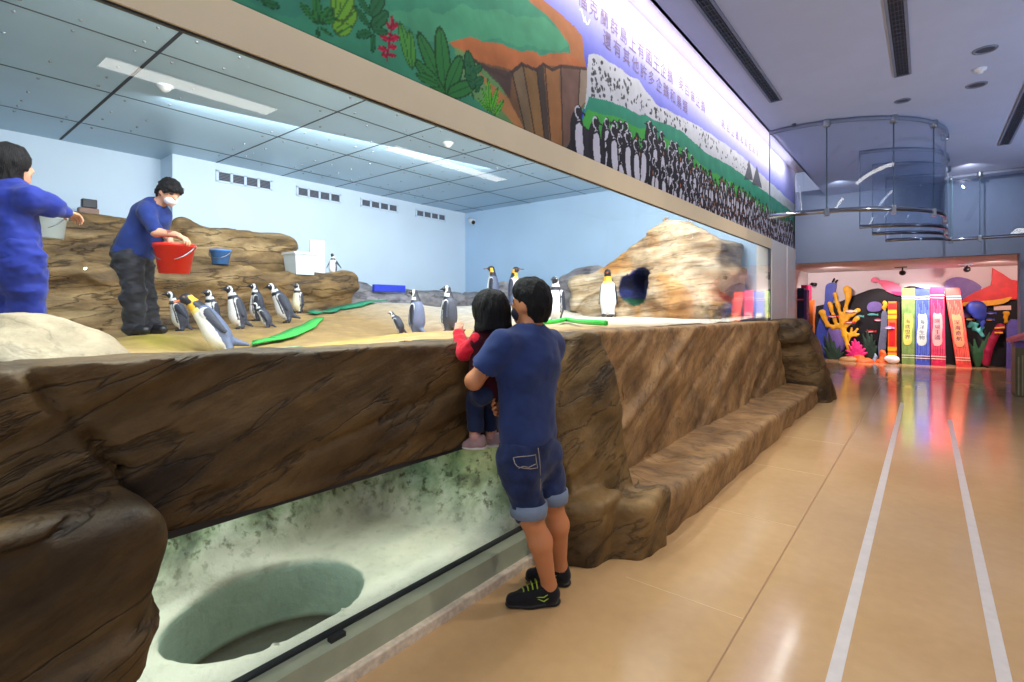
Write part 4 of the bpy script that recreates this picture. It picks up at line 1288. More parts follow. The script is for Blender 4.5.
def join(*parts):
    V = np.concatenate([p[0] for p in parts]); o = 0; F = []
    for v, f in parts: F.append(f + o); o += len(v)
    return V, np.concatenate(F)
def skin_obj(name, parts, prims, rgb, parent, lips=(150, 80, 74)):
    V, F = join(*parts)
    c = np.tile(np.array(lin(rgb)), (len(V), 1))
    if prims:
        t = nearest_tag(prims, V[:len(parts[0][0])]); t = np.concatenate([t, np.zeros(len(V) - len(t), int)])
        c[t == 2] = np.array(lin((46, 34, 30))); c[t == 3] = np.array(lin(lips))
    return link(name, mesh_np(name, V, F, c), M_skin, parent)
def cloth_obj(name, prims, m, parent, h=0.009, k=0.03, cut=(), planes=(), wr=(0.008, 9, 1)):
    V, F = blob(prims, h, k, cut, planes, wr)
    return link(name, mesh_np(name, V, F), m, parent)
def sneaker(heel, toe, z0, parent, M_up, M_sole, accent=None, s=1.0, name='shoe'):
    """shoe from heel to toe on height z0, with sole, collar and lace strip"""
    heel, toe = np.array(heel, float), np.array(toe, float); heel[2] = toe[2] = z0
    d = unit(toe - heel); L = np.linalg.norm(toe - heel); sd = np.array([-d[1], d[0], 0]); u = np.array([0, 0, 1.0])
    P = lambda a, z, b=0: heel + d * a * L + u * z * s + sd * b * s
    up = [cap(P(0.12, 0.055), P(0.16, 0.095), 0.040 * s, 0.040 * s), cap(P(0.15, 0.05), P(0.55, 0.048), 0.044 * s, 0.046 * s),
          cap(P(0.2, 0.09), P(0.58, 0.062), 0.036 * s, 0.030 * s), cap(P(0.55, 0.042), P(0.86, 0.034), 0.045 * s, 0.036 * s)]
    V, F = blob(up, 0.006 * s, 0.03 * s, planes=[(P(0, 0.018), -u), (P(0.15, 0.118), u + d * 0.25)])
    sh = link(name, mesh_np(name, V, F), M_up, parent)
    so = [cap(P(0.10, 0.014), P(0.55, 0.012), 0.043 * s, 0.047 * s, (u, 0.42)), cap(P(0.5, 0.012), P(0.87, 0.016), 0.048 * s, 0.036 * s, (u, 0.42))]
    V, F = blob(so, 0.006 * s, 0.01 * s, planes=[(P(0, 0.0), -u)])
    link('sole', mesh_np('sole', V, F), M_sole, sh)
    m = MB()
    for q in (0.40, 0.48, 0.56, 0.64):
        zt = 0.062 + (0.64 - q) * 0.16
        m.tube([P(q, zt - 0.012, 0.030), P(q + 0.02, zt + 0.030, 0.012), P(q + 0.03, zt + 0.030, -0.012), P(q + 0.01, zt - 0.012, -0.030)], 0.0042 * s, 6)
    m.build('laces', accent or M_sole, sh, True)
    if accent:
        for sg in (-1, 1):
            MB().tube([P(0.10, 0.075, sg * 0.042), P(0.30, 0.040, sg * 0.047), P(0.48, 0.066, sg * 0.044), P(0.30, 0.062, sg * 0.047), P(0.14, 0.088, sg * 0.041)], 0.0032 * s, 6).build('stripe', accent, sh, True)
    return sh

UP = np.array([0, 0, 1.0])
# --- man
man_feet = on_z(543, 604, 0.0)
man = empty('person', (man_feet[0], man_feet[1], 0), 'man in navy t-shirt and denim shorts standing at the window, holding a child', 'person')
mf = head_frame(187, 2)
BF = unit((-1, 0.12, 0)); BL = np.array([-BF[1], BF[0], 0])
M = dict(head=at(530.5, 304, 2.75), neck=at(528, 331, 2.74), shL=at(503, 346, 2.60), shR=at(549, 344, 2.88), elL=at(474, 381, 2.62), wrL=at(478, 384, 2.83),
         elR=at(544, 392, 2.97), wrR=at(506, 411, 2.80), pel=at(528, 448, 2.72), hipL=at(517, 458, 2.65), hipR=at(543, 454, 2.80),
         knL=at(531, 518, 2.65), knR=at(552, 503, 2.83), anL=at(549, 585, 2.72), anR=at(560, 566, 2.91))
hp = head_prims(M['head'], mf, 0.98)
bp = hp + [cap(M['head'] - mf[2] * 0.07 - mf[0] * 0.02, M['neck'] - UP * 0.02, 0.058, 0.066),
           cap(M['neck'] - UP * 0.03, (M['shL'] + M['neck']) / 2 - UP * 0.02, 0.06, 0.06), cap(M['neck'] - UP * 0.03, (M['shR'] + M['neck']) / 2 - UP * 0.02, 0.06, 0.06),
           cap(M['neck'] - UP * 0.16, M['pel'], 0.15, 0.145, (BF, 0.62)),
           cap(M['shL'], M['shR'], 0.056, 0.056)]
for s in 'LR':
    bp += [cap(M['sh' + s], M['el' + s], 0.052, 0.042), cap(M['el' + s], M['wr' + s], 0.044, 0.028),
           cap(M['hip' + s], M['kn' + s], 0.085, 0.058), cap(M['kn' + s], M['kn' + s] * 0.68 + M['an' + s] * 0.32 - BF * 0.022, 0.056, 0.061),
           cap(M['kn' + s] * 0.68 + M['an' + s] * 0.32 - BF * 0.022, M['an' + s], 0.060, 0.037), cap(M['an' + s], M['an' + s] - UP * 0.06, 0.037, 0.036)]
h1 = hand_mesh(M['wrR'] + unit(at(489, 408, 2.80) - M['wrR']) * 0.0, at(486, 407, 2.70) - M['wrR'], UP * 0.5 + np.array([0.9, -0.5, 0.0]), 1.0, 0.50, True)
h2 = hand_mesh(M['wrL'], at(492, 380, 2.93) - M['wrL'], np.array([0.7, -0.2, 0.3]), 1.0, 0.35, False)
skin_obj('body', [blob(bp, 0.0085, 0.028), h1, h2], hp, (196, 128, 84), man)
f, l, u = mf; c = M['head']
hairp = [ell(c + u * 0.030 - f * 0.018, (0.100, 0.089, 0.112), mf), ell(c - f * 0.050 - u * 0.030, (0.060, 0.072, 0.085), mf), ell(c + u * 0.075 + f * 0.02, (0.085, 0.080, 0.065), mf)]
cloth_obj('hair', hairp, M_hair, man, 0.006, 0.03, cut=[ell(c + f * 0.105 - u * 0.045, (0.115, 0.12, 0.098), mf), ell(c + l * 0.085 - u * 0.03 + f * 0.01, (0.036, 0.03, 0.045), mf), ell(c - l * 0.085 - u * 0.03 + f * 0.01, (0.036, 0.03, 0.045), mf)],
          planes=[(c - u * 0.095, -u)], wr=(0.011, 40, 4, (1, 1, 0.5)))
M_mask = mat_cloth('dark_mask', (60, 62, 72), 0.05)
cloth_obj('face_mask', [ell(c + f * 0.044 - u * 0.052, (0.066, 0.060, 0.052), mf)], M_mask, man, 0.006, 0.02, planes=[(c + f * 0.02, -f)], wr=None)
M_navy = mat_cloth('navy_tshirt', (40, 55, 100), 0.14)
M_navyrib = mat_cloth('navy_rib', (36, 48, 90), 0.05)
tor = [cap(M['neck'] - UP * 0.13, M['pel'] + UP * 0.10, 0.182, 0.168, (BF, 0.66)), cap(M['pel'] + UP * 0.12, M['pel'] + UP * 0.005, 0.170, 0.172, (BF, 0.68)),
       ell(M['neck'] - UP * 0.17 - BF * 0.02, (0.13, 0.19, 0.16), [BF, BL, UP])]
for s in 'LR':
    tor += [cap(M['neck'] - UP * 0.03, M['sh' + s] + UP * 0.005, 0.066, 0.066), cap(M['sh' + s], M['sh' + s] * 0.36 + M['el' + s] * 0.64, 0.072, 0.072)]
cloth_obj('tshirt', tor, M_navy, man, 0.0085, 0.045, cut=[cap(M['neck'] + UP * 0.0 + BF * 0.012, M['neck'] + UP * 0.2, 0.062, 0.066)] + [cap(M['sh' + s] * -0.06 + M['el' + s] * 1.06, M['el' + s] * 1.5 - M['sh' + s] * 0.5, 0.13, 0.13) for s in 'L'],
          planes=[(M['pel'] + UP * 0.025, -UP)], wr=(0.020, 7, 2, (1, 1, 1.3)))
nb = M['neck'] + UP * 0.006 + BF * 0.008
MB().tube([nb + (BF * math.cos(a) + BL * math.sin(a)) * 0.063 - BF * math.cos(a) * 0.0 + UP * (-0.016 * math.cos(a)) for a in np.linspace(0, 2 * math.pi, 33)], 0.010, 8).build('collar', M_navyrib, man, True)
M_denim = mat_cloth('denim', (32, 44, 80), 0.45, 300, 0.85, 0.4)
M_denimpale = mat_cloth('denim_cuff', (112, 126, 146), 0.15, 300, 0.9, 0.4)
M_stitch = mat('stitch', (150, 140, 130), 0.7)
sh = [cap(M['pel'] + UP * 0.06, M['pel'] - UP * 0.06, 0.166, 0.172, (BF, 0.70))]
for s in 'LR':
    d = M['kn' + s] - M['hip' + s]
    sh += [cap(M['hip' + s], M['hip' + s] + d * 0.88, 0.106, 0.082)]
shorts = cloth_obj('shorts', sh, M_denim, man, 0.0085, 0.03, planes=[(M['pel'] + UP * 0.055, UP)], cut=[cap(M['hip' + s] + (M['kn' + s] - M['hip' + s]) * 1.19, M['kn' + s] * 1.6 - M['hip' + s] * 0.6, 0.11, 0.11) for s in 'LR'], wr=(0.018, 10, 5, (1, 1, 1.4)))
for s in 'LR':
    d = M['kn' + s] - M['hip' + s]; a = M['hip' + s] + d * 0.84; ax = unit(d)
    MB().lathe([(0.086, 0.036), (0.096, 0.033), (0.098, 0.0), (0.095, -0.030), (0.089, -0.034), (0.080, -0.030), (0.078, 0.0)], 28, a).build('cuff', M_denimpale, man, True)
# stitched back pocket and side seam, laid on the cloth
sv = np.array([tuple(v.co) for v in shorts.data.vertices])
rel = sv - np.array([0, 0, EYE]); dep = rel @ FW
spx = CX + FPX * (rel @ RT) / dep; spy = HY - FPX * rel[:, 2] / dep
def on_cloth(pxs):
    out = []
    for a, b in pxs:
        d = np.hypot(spx - a, spy - b); i = np.argsort(d)[:14]; i = i[np.argmin(dep[i])]
        out.append(sv[i] - FW * 0.003)
    return out
for nm, ln in (('pocket_stitch', [(514, 456), (522, 455.5), (531, 454.5), (537, 454), (538, 461), (539, 468), (531, 468), (524, 467), (516, 468), (515, 462), (514, 456)]), ('pocket_stitch', [(518, 467), (524, 465), (530, 467), (537, 463)]), ('seam', [(540, 448), (541, 460), (541.5, 472), (541, 484), (541, 490)])):
    MB().tube(on_cloth(ln), 0.0022, 6).build(nm, M_stitch, man, True)
# --- shoes
M_blackmesh = mat_cloth('black_mesh', (20, 21, 24), 0.1, 300, 0.75)
M_blacksole = mat('black_sole', (16, 16, 18), 0.6)
M_lime = mat('lime_trim', (150, 176, 50), 0.5)
sneaker(on_z(558, 603, 0.0), on_z(505, 607, 0.0), 0.0, man, M_blackmesh, M_blacksole, M_lime)
sneaker(on_z(568, 585, 0.0), on_z(526, 580, 0.0), 0.0, man, M_blackmesh, M_blacksole, M_lime)
M_sock = mat_cloth('dark_sock', (24, 24, 28), 0.05)
for s in 'LR':
    MB().tube([M['an' + s] - UP * 0.085, M['an' + s] - UP * 0.012], 0.0425, 18).build('sock', M_sock, man, True)

# --- child
CT = 2.76
C = dict(head=at(490, 312, CT), neck=at(489, 334, CT), shL=at(477, 341, 2.70), shR=at(504, 341, 2.84), elL=at(464, 353, 2.73), wrL=at(458, 333, 2.90), elR=at(511, 362, 2.86), wrR=at(520, 350, 2.80),
         pel=at(488, 388, CT), hipL=at(483, 394, 2.72), hipR=at(492, 392, 2.82), knL=at(475, 398, 2.80), knR=at(486, 399, 2.92), anL=at(475, 431, 2.79), anR=at(491, 430, 2.90))
child = empty('person', tuple(C['pel']), 'small child in dark red vest held up on the man\'s arm, touching the glass', 'person')
cf = head_frame(165, 0)
CB = unit((-1, 0.25, 0)); CL = np.array([-CB[1], CB[0], 0])
hp = head_prims(C['head'], cf, 0.82)
bp = hp + [cap(C['head'] - UP * 0.06, C['neck'] - UP * 0.02, 0.042, 0.042), cap(C['neck'] - UP * 0.05, C['pel'], 0.082, 0.082, (CB, 0.7)), cap(C['shL'], C['shR'], 0.034, 0.034)]
for s in 'LR':
    bp += [cap(C['sh' + s], C['el' + s], 0.032, 0.028), cap(C['el' + s], C['wr' + s], 0.028, 0.020), cap(C['hip' + s], C['kn' + s], 0.052, 0.042), cap(C['kn' + s], C['an' + s], 0.042, 0.027), cap(C['an' + s], C['an' + s] - UP * 0.03, 0.027, 0.027)]
h1 = hand_mesh(C['wrL'], at(459.5, 322, 2.955) - C['wrL'], np.array([-0.5, 0.5, -0.1]), 0.62, 0.25, False, 0.003)
h2 = hand_mesh(C['wrR'], np.array([0.2, 0.2, 0.6]), np.array([0.5, -0.3, 0]), 0.62, 0.5, True, 0.003)
skin_obj('body', [blob(bp, 0.0075, 0.02), h1, h2], hp, (214, 150, 116), child)
f, l, u = cf; c = C['head']
hairp = [ell(c + u * 0.022 - f * 0.008, (0.100, 0.100, 0.106), cf), cap(c - u * 0.00 - f * 0.03, c - u * 0.075 - f * 0.03, 0.094, 0.106, (f, 0.8))]
cloth_obj('hair', hairp, M_hair, child, 0.006, 0.03, cut=[ell(c + f * 0.11 - u * 0.055, (0.10, 0.082, 0.105), cf)], planes=[(c - u * 0.098, -u)], wr=(0.012, 50, 14, (1, 1, 0.2)))
M_vest = mat_cloth('maroon_vest', (62, 14, 24), 0.15, 260)
M_red = mat_cloth('red_knit', (206, 28, 48), 0.12, 180, 0.9, 0.6)
M_collar = mat_cloth('grey_collar', (180, 178, 176), 0.1)
vest = [cap(C['neck'] - UP * 0.035, C['pel'] + UP * 0.02, 0.104, 0.108, (CB, 0.78)), ell(C['neck'] - UP * 0.075, (0.088, 0.118, 0.075), [CB, CL, UP])]
for s in 'LR': vest.append(cap(C['neck'] - UP * 0.03, C['sh' + s], 0.05, 0.046))
cloth_obj('vest', vest, M_vest, child, 0.0075, 0.03, wr=(0.01, 12, 21))
for s in 'LR':
    cloth_obj('sleeve', [cap(C['sh' + s], C['el' + s], 0.046, 0.042), cap(C['el' + s], C['wr' + s] * 0.94 + C['el' + s] * 0.06, 0.042, 0.034)], M_red, child, 0.006, 0.02, wr=(0.010, 30, 23))
cn = C['neck'] - UP * 0.0
MB().tube([cn + (CB * math.cos(a) + CL * math.sin(a)) * 0.046 for a in np.linspace(0, 2 * math.pi, 25)], 0.017, 8).build('collar', M_collar, child, True)
M_jeans = mat_cloth('child_jeans', (34, 44, 72), 0.25, 300)
jn = [cap(C['pel'] + UP * 0.05, C['pel'] + UP * 0.01, 0.090, 0.088, (CB, 0.8))]
for s in 'LR': jn += [cap(C['hip' + s], C['kn' + s], 0.062, 0.054), cap(C['kn' + s], C['an' + s] + UP * 0.01, 0.054, 0.042)]
cloth_obj('jeans', jn, M_jeans, child, 0.0075, 0.02, cut=[cap(C['an' + s] - UP * 0.045, C['an' + s] - UP * 0.12, 0.06, 0.06) for s in 'LR'], wr=(0.010, 14, 25))
M_pinkmesh = mat_cloth('grey_pink_mesh', (168, 138, 136), 0.2, 300)
M_palesole = mat('pale_sole', (210, 204, 200), 0.6)
for s, (hx, hy, tx, ty_, t) in (('L', (484, 449, 463, 452, 2.79)), ('R', (500, 446, 482, 446, 2.90))):
    a = at(hx, hy, t); b = at(tx, ty_, t)
    sneaker(a, b, a[2], child, M_pinkmesh, M_palesole, None, 0.62)
M_csock = mat_cloth('pink_sock', (206, 158, 150), 0.05)
for s in 'LR': MB().tube([C['an' + s] - UP * 0.045, C['an' + s] + UP * 0.0], 0.031, 14).build('sock', M_csock, child, True)

# --- keeper in dark waders with a red bucket
M_work = mat_cloth('blue_work_shirt', (32, 50, 112), 0.15)
M_wader = mat_cloth('dark_waders', (38, 38, 44), 0.18, 90, 0.6, 0.3)
M_boot = mat('black_boot', (24, 24, 26), 0.45)
M_mwhite = mat_cloth('white_mask', (232, 234, 238), 0.03)
kf = head_frame(18, -26)
KB = unit((math.cos(math.radians(22)), math.sin(math.radians(22)), 0)); KL = np.array([-KB[1], KB[0], 0])
K = dict(head=at(169, 193, 4.98), neck=at(157, 205, 5.0), shR=at(146, 212, 4.86), shL=at(156, 211, 5.14), elR=at(156, 232, 4.80), wrR=at(177, 235, 4.80), elL=at(163, 232, 5.14), wrL=at(170, 241, 4.99),
         pel=at(133, 256, 5.0), hipR=at(130, 261, 4.92), hipL=at(138, 261, 5.08), knR=at(134, 296, 4.90), knL=at(146, 296, 5.08), anR=at(133, 326, 4.93), anL=at(151, 326, 5.08))
keeper = empty('person', tuple(at(142, 334, 5.0)), 'keeper with white mask, blue shirt and dark waders, holding the red bucket', 'person')
hp = head_prims(K['head'], kf, 1.0)
bp = hp + [cap(K['head'] - kf[2] * 0.07 - kf[0] * 0.03, K['neck'], 0.056, 0.062), cap(K['neck'] - UP * 0.1 - KB * 0.05, K['pel'], 0.14, 0.14, (KB, 0.65)), cap(K['shR'], K['shL'], 0.055, 0.055)]
for s in 'LR':
    bp += [cap(K['sh' + s], K['el' + s], 0.05, 0.042), cap(K['el' + s], K['wr' + s], 0.042, 0.028), cap(K['hip' + s], K['kn' + s], 0.08, 0.056), cap(K['kn' + s], K['an' + s], 0.056, 0.04), cap(K['an' + s], K['an' + s] - UP * 0.04, 0.04, 0.04)]
h1 = hand_mesh(K['wrR'], at(184, 238, 4.80) - K['wrR'], np.array([0.2, 0.3, -1]), 1.0, 0.55, True, 0.006)
h2 = hand_mesh(K['wrL'], np.array([0.3, -0.1, -0.9]), np.array([0.4, -0.9, 0.2]), 1.0, 0.9, False, 0.006)
skin_obj('body', [blob(bp, 0.0105, 0.03), h1, h2], hp, (214, 158, 128), keeper)
f, l, u = kf; c = K['head']
cloth_obj('hair', [ell(c + u * 0.035 - f * 0.012, (0.112, 0.097, 0.108), kf), ell(c + u * 0.06 + f * 0.055, (0.06, 0.08, 0.055), kf), ell(c - f * 0.05 - u * 0.02, (0.06, 0.075, 0.08), kf)], M_hair, keeper, 0.008, 0.03,
          cut=[ell(c + f * 0.10 - u * 0.055, (0.11, 0.12, 0.095), kf)], planes=[(c - u * 0.09, -u)], wr=(0.022, 36, 34))
cloth_obj('face_mask', [ell(c + f * 0.046 - u * 0.050, (0.066, 0.060, 0.054), kf)], M_mwhite, keeper, 0.007, 0.02, planes=[(c + f * 0.015, -f)], wr=None)
st = [cap(K['neck'] - UP * 0.11 - KB * 0.06, K['pel'] + UP * 0.02, 0.185, 0.185, (KB, 0.74)), cap(K['neck'] - UP * 0.02 - KB * 0.02, K['neck'] - UP * 0.12 - KB * 0.05, 0.085, 0.13, (KB, 0.8))]
for s in 'LR': st += [cap(K['neck'] - UP * 0.03, K['sh' + s], 0.07, 0.07), cap(K['sh' + s], K['el' + s] * 0.85 + K['sh' + s] * 0.15, 0.074, 0.064)]
cloth_obj('work_shirt', st, M_work, keeper, 0.010, 0.04, planes=[(K['pel'] - UP * 0.03, -UP)], cut=[cap(K['neck'] + kf[0] * 0.03 + UP * 0.02, K['neck'] + UP * 0.15 + KB * 0.1, 0.058, 0.07)], wr=(0.020, 8, 36))
wd_ = [cap(K['pel'] + UP * 0.06, K['pel'] - UP * 0.06, 0.178, 0.185, (KB, 0.76))]
for s in 'LR': wd_ += [cap(K['hip' + s], K['kn' + s], 0.115, 0.098), cap(K['kn' + s], K['an' + s] - UP * 0.01, 0.098, 0.085)]
cloth_obj('waders', wd_, M_wader, keeper, 0.010, 0.03, wr=(0.030, 9, 38, (1, 1, 2.2)))
for s in 'LR':
    a = K['an' + s]; gz = float(ground_z(a[0], a[1]))
    cloth_obj('boot', [cap(np.array([a[0], a[1], gz + 0.05]) - KB * 0.03, np.array([a[0], a[1], gz + 0.045]) + KB * 0.15, 0.058, 0.045), cap(np.array([a[0], a[1], gz + 0.06]), a, 0.06, 0.06)], M_boot, keeper, 0.009, 0.03, planes=[(np.array([0, 0, gz + 0.005]), -UP)], wr=None)
rb = at(174.5, 273.5, 4.88)
bucket('bucket', rb, 0.125, 0.165, 0.275, M_redpl, 'bright red bucket held by the keeper in dark waders')

# --- keeper in blue at the left edge
M_suit = mat_cloth('blue_suit', (30, 44, 132), 0.18, 200, 0.7)
gf = head_frame(95, 4)
GB = unit((math.cos(math.radians(85)), math.sin(math.radians(85)), 0)); GL = np.array([-GB[1], GB[0], 0])
G = dict(head=at(10, 166, 3.35), neck=at(10, 188, 3.34), shR=at(30, 199, 3.28), shL=at(-14, 200, 3.30), elR=at(50, 207, 3.38), wrR=at(65, 212, 3.50), elL=at(-22, 232, 3.4), wrL=at(-14, 250, 3.6),
         pel=at(13, 257, 3.32), hipR=at(24, 262, 3.30), hipL=at(3, 262, 3.30), knR=at(27, 308, 3.36), knL=at(5, 308, 3.36), anR=at(27, 341, 3.30), anL=at(6, 341, 3.30))
blue = empty('person', tuple(at(16, 352, 3.3)), 'keeper in a bright blue suit seen from behind at the left edge, arm stretched out', 'person')
hp = head_prims(G['head'], gf, 1.0)
bp = hp + [cap(G['head'] - UP * 0.07, G['neck'], 0.056, 0.062), cap(G['neck'] - UP * 0.15, G['pel'], 0.14, 0.14, (GB, 0.65)), cap(G['shR'], G['shL'], 0.055, 0.055)]
for s in 'LR':
    bp += [cap(G['sh' + s], G['el' + s], 0.05, 0.042), cap(G['el' + s], G['wr' + s], 0.042, 0.028), cap(G['hip' + s], G['kn' + s], 0.08, 0.056), cap(G['kn' + s], G['an' + s], 0.056, 0.04), cap(G['an' + s], G['an' + s] - UP * 0.03, 0.04, 0.04)]
h1 = hand_mesh(G['wrR'], G['wrR'] - G['elR'], np.array([0.0, 0.1, -1]), 1.0, 0.5, True, 0.006)
h2 = hand_mesh(G['wrL'], np.array([0.1, 0.6, -0.5]), np.array([0.6, 0.2, 0.2]), 1.0, 0.6, False, 0.006)
skin_obj('body', [blob(bp, 0.0105, 0.03), h1, h2], hp, (206, 150, 120), blue)
f, l, u = gf; c = G['head']
M_brownhair = mat_hair('dark_brown_hair', (22, 16, 14))
cloth_obj('hair', [ell(c + u * 0.025 - f * 0.012, (0.125, 0.122, 0.125), gf), cap(c - f * 0.04, c - u * 0.085 - f * 0.03, 0.110, 0.108, (f, 0.85))], M_brownhair, blue, 0.008, 0.03, cut=[ell(c + f * 0.13 - u * 0.05, (0.11, 0.085, 0.11), gf)], planes=[(c - u * 0.13, -u)], wr=(0.015, 40, 44, (1, 1, 0.3)))
st = [cap(G['neck'] - UP * 0.12, G['pel'] + UP * 0.02, 0.19, 0.185, (GB, 0.74))]
for s in 'LR': st += [cap(G['neck'] - UP * 0.03, G['sh' + s], 0.075, 0.075), cap(G['sh' + s], G['el' + s], 0.082, 0.072), cap(G['el' + s], G['wr' + s], 0.070, 0.050)]
cloth_obj('jacket', st, M_suit, blue, 0.010, 0.04, planes=[(G['pel'] - UP * 0.03, -UP)], cut=[cap(G['neck'] + UP * 0.02, G['neck'] + UP * 0.2, 0.06, 0.07)], wr=(0.024, 8, 46, (1, 1, 1.6)))
pt = [cap(G['pel'] + UP * 0.05, G['pel'] - UP * 0.06, 0.178, 0.182, (GB, 0.76))]
for s in 'LR': pt += [cap(G['hip' + s], G['kn' + s], 0.115, 0.095), cap(G['kn' + s], G['an' + s], 0.095, 0.08)]
cloth_obj('trousers', pt, M_suit, blue, 0.010, 0.03, wr=(0.028, 9, 48, (1, 1, 1.8)))
for s in 'LR':
    a = G['an' + s]; gz = float(ground_z(a[0], a[1]))
    cloth_obj('boot', [cap(np.array([a[0], a[1], gz + 0.05]) - GB * 0.03, np.array([a[0], a[1], gz + 0.045]) + GB * 0.15, 0.055, 0.045), cap(np.array([a[0], a[1], gz + 0.06]), a + UP * 0.05, 0.06, 0.065)], M_boot, blue, 0.009, 0.03, planes=[(np.array([0, 0, gz + 0.005]), -UP)], wr=None)
# ------------------------------------------------------------------ the painted mural above the window
MS = 0.008
MY0, MY1, MZ0, MZ1 = -0.4, 11.9, ZH1, 4.36
my = np.arange(MY0, MY1 + MS, MS); mz = np.arange(MZ0, MZ1 + MS, MS)
PY, PZ = np.meshgrid(my, mz, indexing='ij')
IMG = np.zeros(PY.shape + (3,))
rng = np.random.RandomState(7)
def WP(px, py):
    p = on_x(px, py, XW); return p[1], p[2]
def inpoly(pts, Y, Z):
    ins = np.zeros(Y.shape, bool); n = len(pts)
    for i in range(n):
        (y0, z0), (y1, z1) = pts[i], pts[(i + 1) % n]
        c = ((z0 > Z) != (z1 > Z)) & (Y < (y1 - y0) * (Z - z0) / (z1 - z0 + 1e-12) + y0)
        ins ^= c
    return ins
def window_of(y0, y1, z0, z1):
    i0, i1 = max(0, int((y0 - MY0) / MS) - 1), min(len(my), int((y1 - MY0) / MS) + 3)
    j0, j1 = max(0, int((z0 - MZ0) / MS) - 1), min(len(mz), int((z1 - MZ0) / MS) + 3)
    return slice(i0, max(i0, i1)), slice(j0, max(j0, j1))
def fill(pts, rgb, a=1.0, wob=0.0, var=0.0):
    ys = [p[0] for p in pts]; zs = [p[1] for p in pts]
    w = window_of(min(ys) - wob, max(ys) + wob, min(zs) - wob, max(zs) + wob)
    Y, Z = PY[w], PZ[w]
    if not Y.size: return
    if wob: Y = Y + wob * fbm(Y * 6, Z * 6, Y * 0, 3, 5); Z = Z + wob * fbm(PY[w] * 6, Z * 6, Y * 0 + 7, 3, 6)
    m = inpoly(pts, Y, Z)
    col = np.array(lin(rgb))[None, :]
    if var: col = col * (1 + var * fbm(PY[w][m] * 9, PZ[w][m] * 9, PY[w][m] * 0, 3, 9))[:, None]
    s = IMG[w]; s[m] = s[m] * (1 - a) + col * a
def oval(cy, cz, ry, rz, ang, rgb, a=1.0):
    R = max(ry, rz)
    w = window_of(cy - R, cy + R, cz - R, cz + R)
    Y, Z = PY[w] - cy, PZ[w] - cz
    if not Y.size: return
    c, s_ = math.cos(ang), math.sin(ang)
    m = ((Y * c + Z * s_) / ry) ** 2 + ((-Y * s_ + Z * c) / rz) ** 2 < 1
    s = IMG[w]; s[m] = s[m] * (1 - a) + np.array(lin(rgb)) * a
def stroke(pts, r, rgb, a=1.0):
    for (y0, z0), (y1, z1) in zip(pts[:-1], pts[1:]):
        w = window_of(min(y0, y1) - r, max(y0, y1) + r, min(z0, z1) - r, max(z0, z1) + r)
        Y, Z = PY[w], PZ[w]
        if not Y.size: continue
        L = (y1 - y0) ** 2 + (z1 - z0) ** 2 + 1e-9
        h = np.clip(((Y - y0) * (y1 - y0) + (Z - z0) * (z1 - z0)) / L, 0, 1)
        m = (Y - y0 - h * (y1 - y0)) ** 2 + (Z - z0 - h * (z1 - z0)) ** 2 < r * r
        s = IMG[w]; s[m] = s[m] * (1 - a) + np.array(lin(rgb)) * a
def px(*p): return [WP(*q) for q in p]

# sky: deep blue low, pale lavender toward the top
g = np.clip((PZ - 3.35) / 0.75, 0, 1)[..., None]
sky0, sky1 = np.array(lin((40, 66, 204))), np.array(lin((196, 190, 236)))
IMG[:] = sky0 * (1 - g ** 1.2) + sky1 * g ** 1.2
IMG *= (1 + 0.10 * fbm(PY * 2, PZ * 5, PY * 0, 4, 3))[..., None]
# meadow on the left
fill([(MY0, MZ0 - 0.1), (MY0, MZ1)] + px((520, -40), (543, 0), (560, 14), (581, 33), (588, 68), (591, 97), (571, 140)) + [(3.4, MZ0 - 0.1)], (66, 150, 112), 1, 0.03, 0.22)
fill([(MY0, MZ0), (MY0, MZ1)] + px((300, -60), (330, -10), (300, 20), (250, 0)) + [(0.5, MZ0)], (60, 130, 110), 0.5, 0.05, 0.2)
fill(px((380, 10), (460, 6), (540, 18), (575, 42), (560, 52), (500, 40), (430, 40)), (88, 172, 120), 0.55, 0.06, 0.2)
# rust fringe of the cliff
fill(px((530, -14), (543, 0), (560, 14), (581, 33), (588, 68), (574, 66), (570, 44), (556, 26), (540, 10), (522, -8)), (196, 112, 58), 0.9, 0.03, 0.25)
fill(px((448, 40), (470, 36), (500, 46), (540, 54), (570, 52), (588, 66), (572, 72), (545, 70), (510, 74), (480, 66), (455, 52)), (202, 110, 56), 0.92, 0.04, 0.3)
fill(px((452, 46), (486, 66), (510, 100), (534, 134), (500, 120), (470, 92), (456, 66)), (118, 160, 92), 0.85, 0.03, 0.2)
fill(px((478, 72), (508, 98), (526, 128), (534, 138), (520, 131), (500, 108)), (204, 132, 78), 0.9, 0.02, 0.25)
# cliff of upright columns
fill(px((474, 61), (500, 67), (512, 71), (522, 64), (536, 69), (543, 64), (561, 67), (588, 68), (591, 97), (580, 112), (571, 140)) + [(3.0, MZ0 - 0.1), (2.45, MZ0 - 0.1)] + px((526, 131), (508, 98), (496, 78)), (128, 92, 62), 1, 0.015, 0.3)
for (a, b, c, d, rgb) in (((512, 72), (523, 66), (534, 140), (524, 132), (134, 112, 82)), ((523, 66), (536, 70), (545, 150), (534, 140), (150, 112, 66)), ((536, 70), (544, 66), (550, 155), (545, 150), (70, 60, 54)),
                          ((545, 66), (560, 68), (562, 160), (551, 156), (172, 116, 66)), ((561, 68), (580, 69), (576, 165), (563, 160), (126, 92, 78)), ((580, 69), (588, 70), (588, 100), (579, 110), (168, 146, 122))):
    fill(px(a, b, c, d), rgb, 0.9, 0.02, 0.3)
for a, b in (((512, 72), (526, 134)), ((523, 65), (536, 142)), ((537, 70), (546, 152)), ((545, 66), (552, 158)), ((561, 68), (563, 160)), ((580, 70), (577, 130))):
    stroke(px(a, b), 0.008, (58, 44, 38), 0.85)
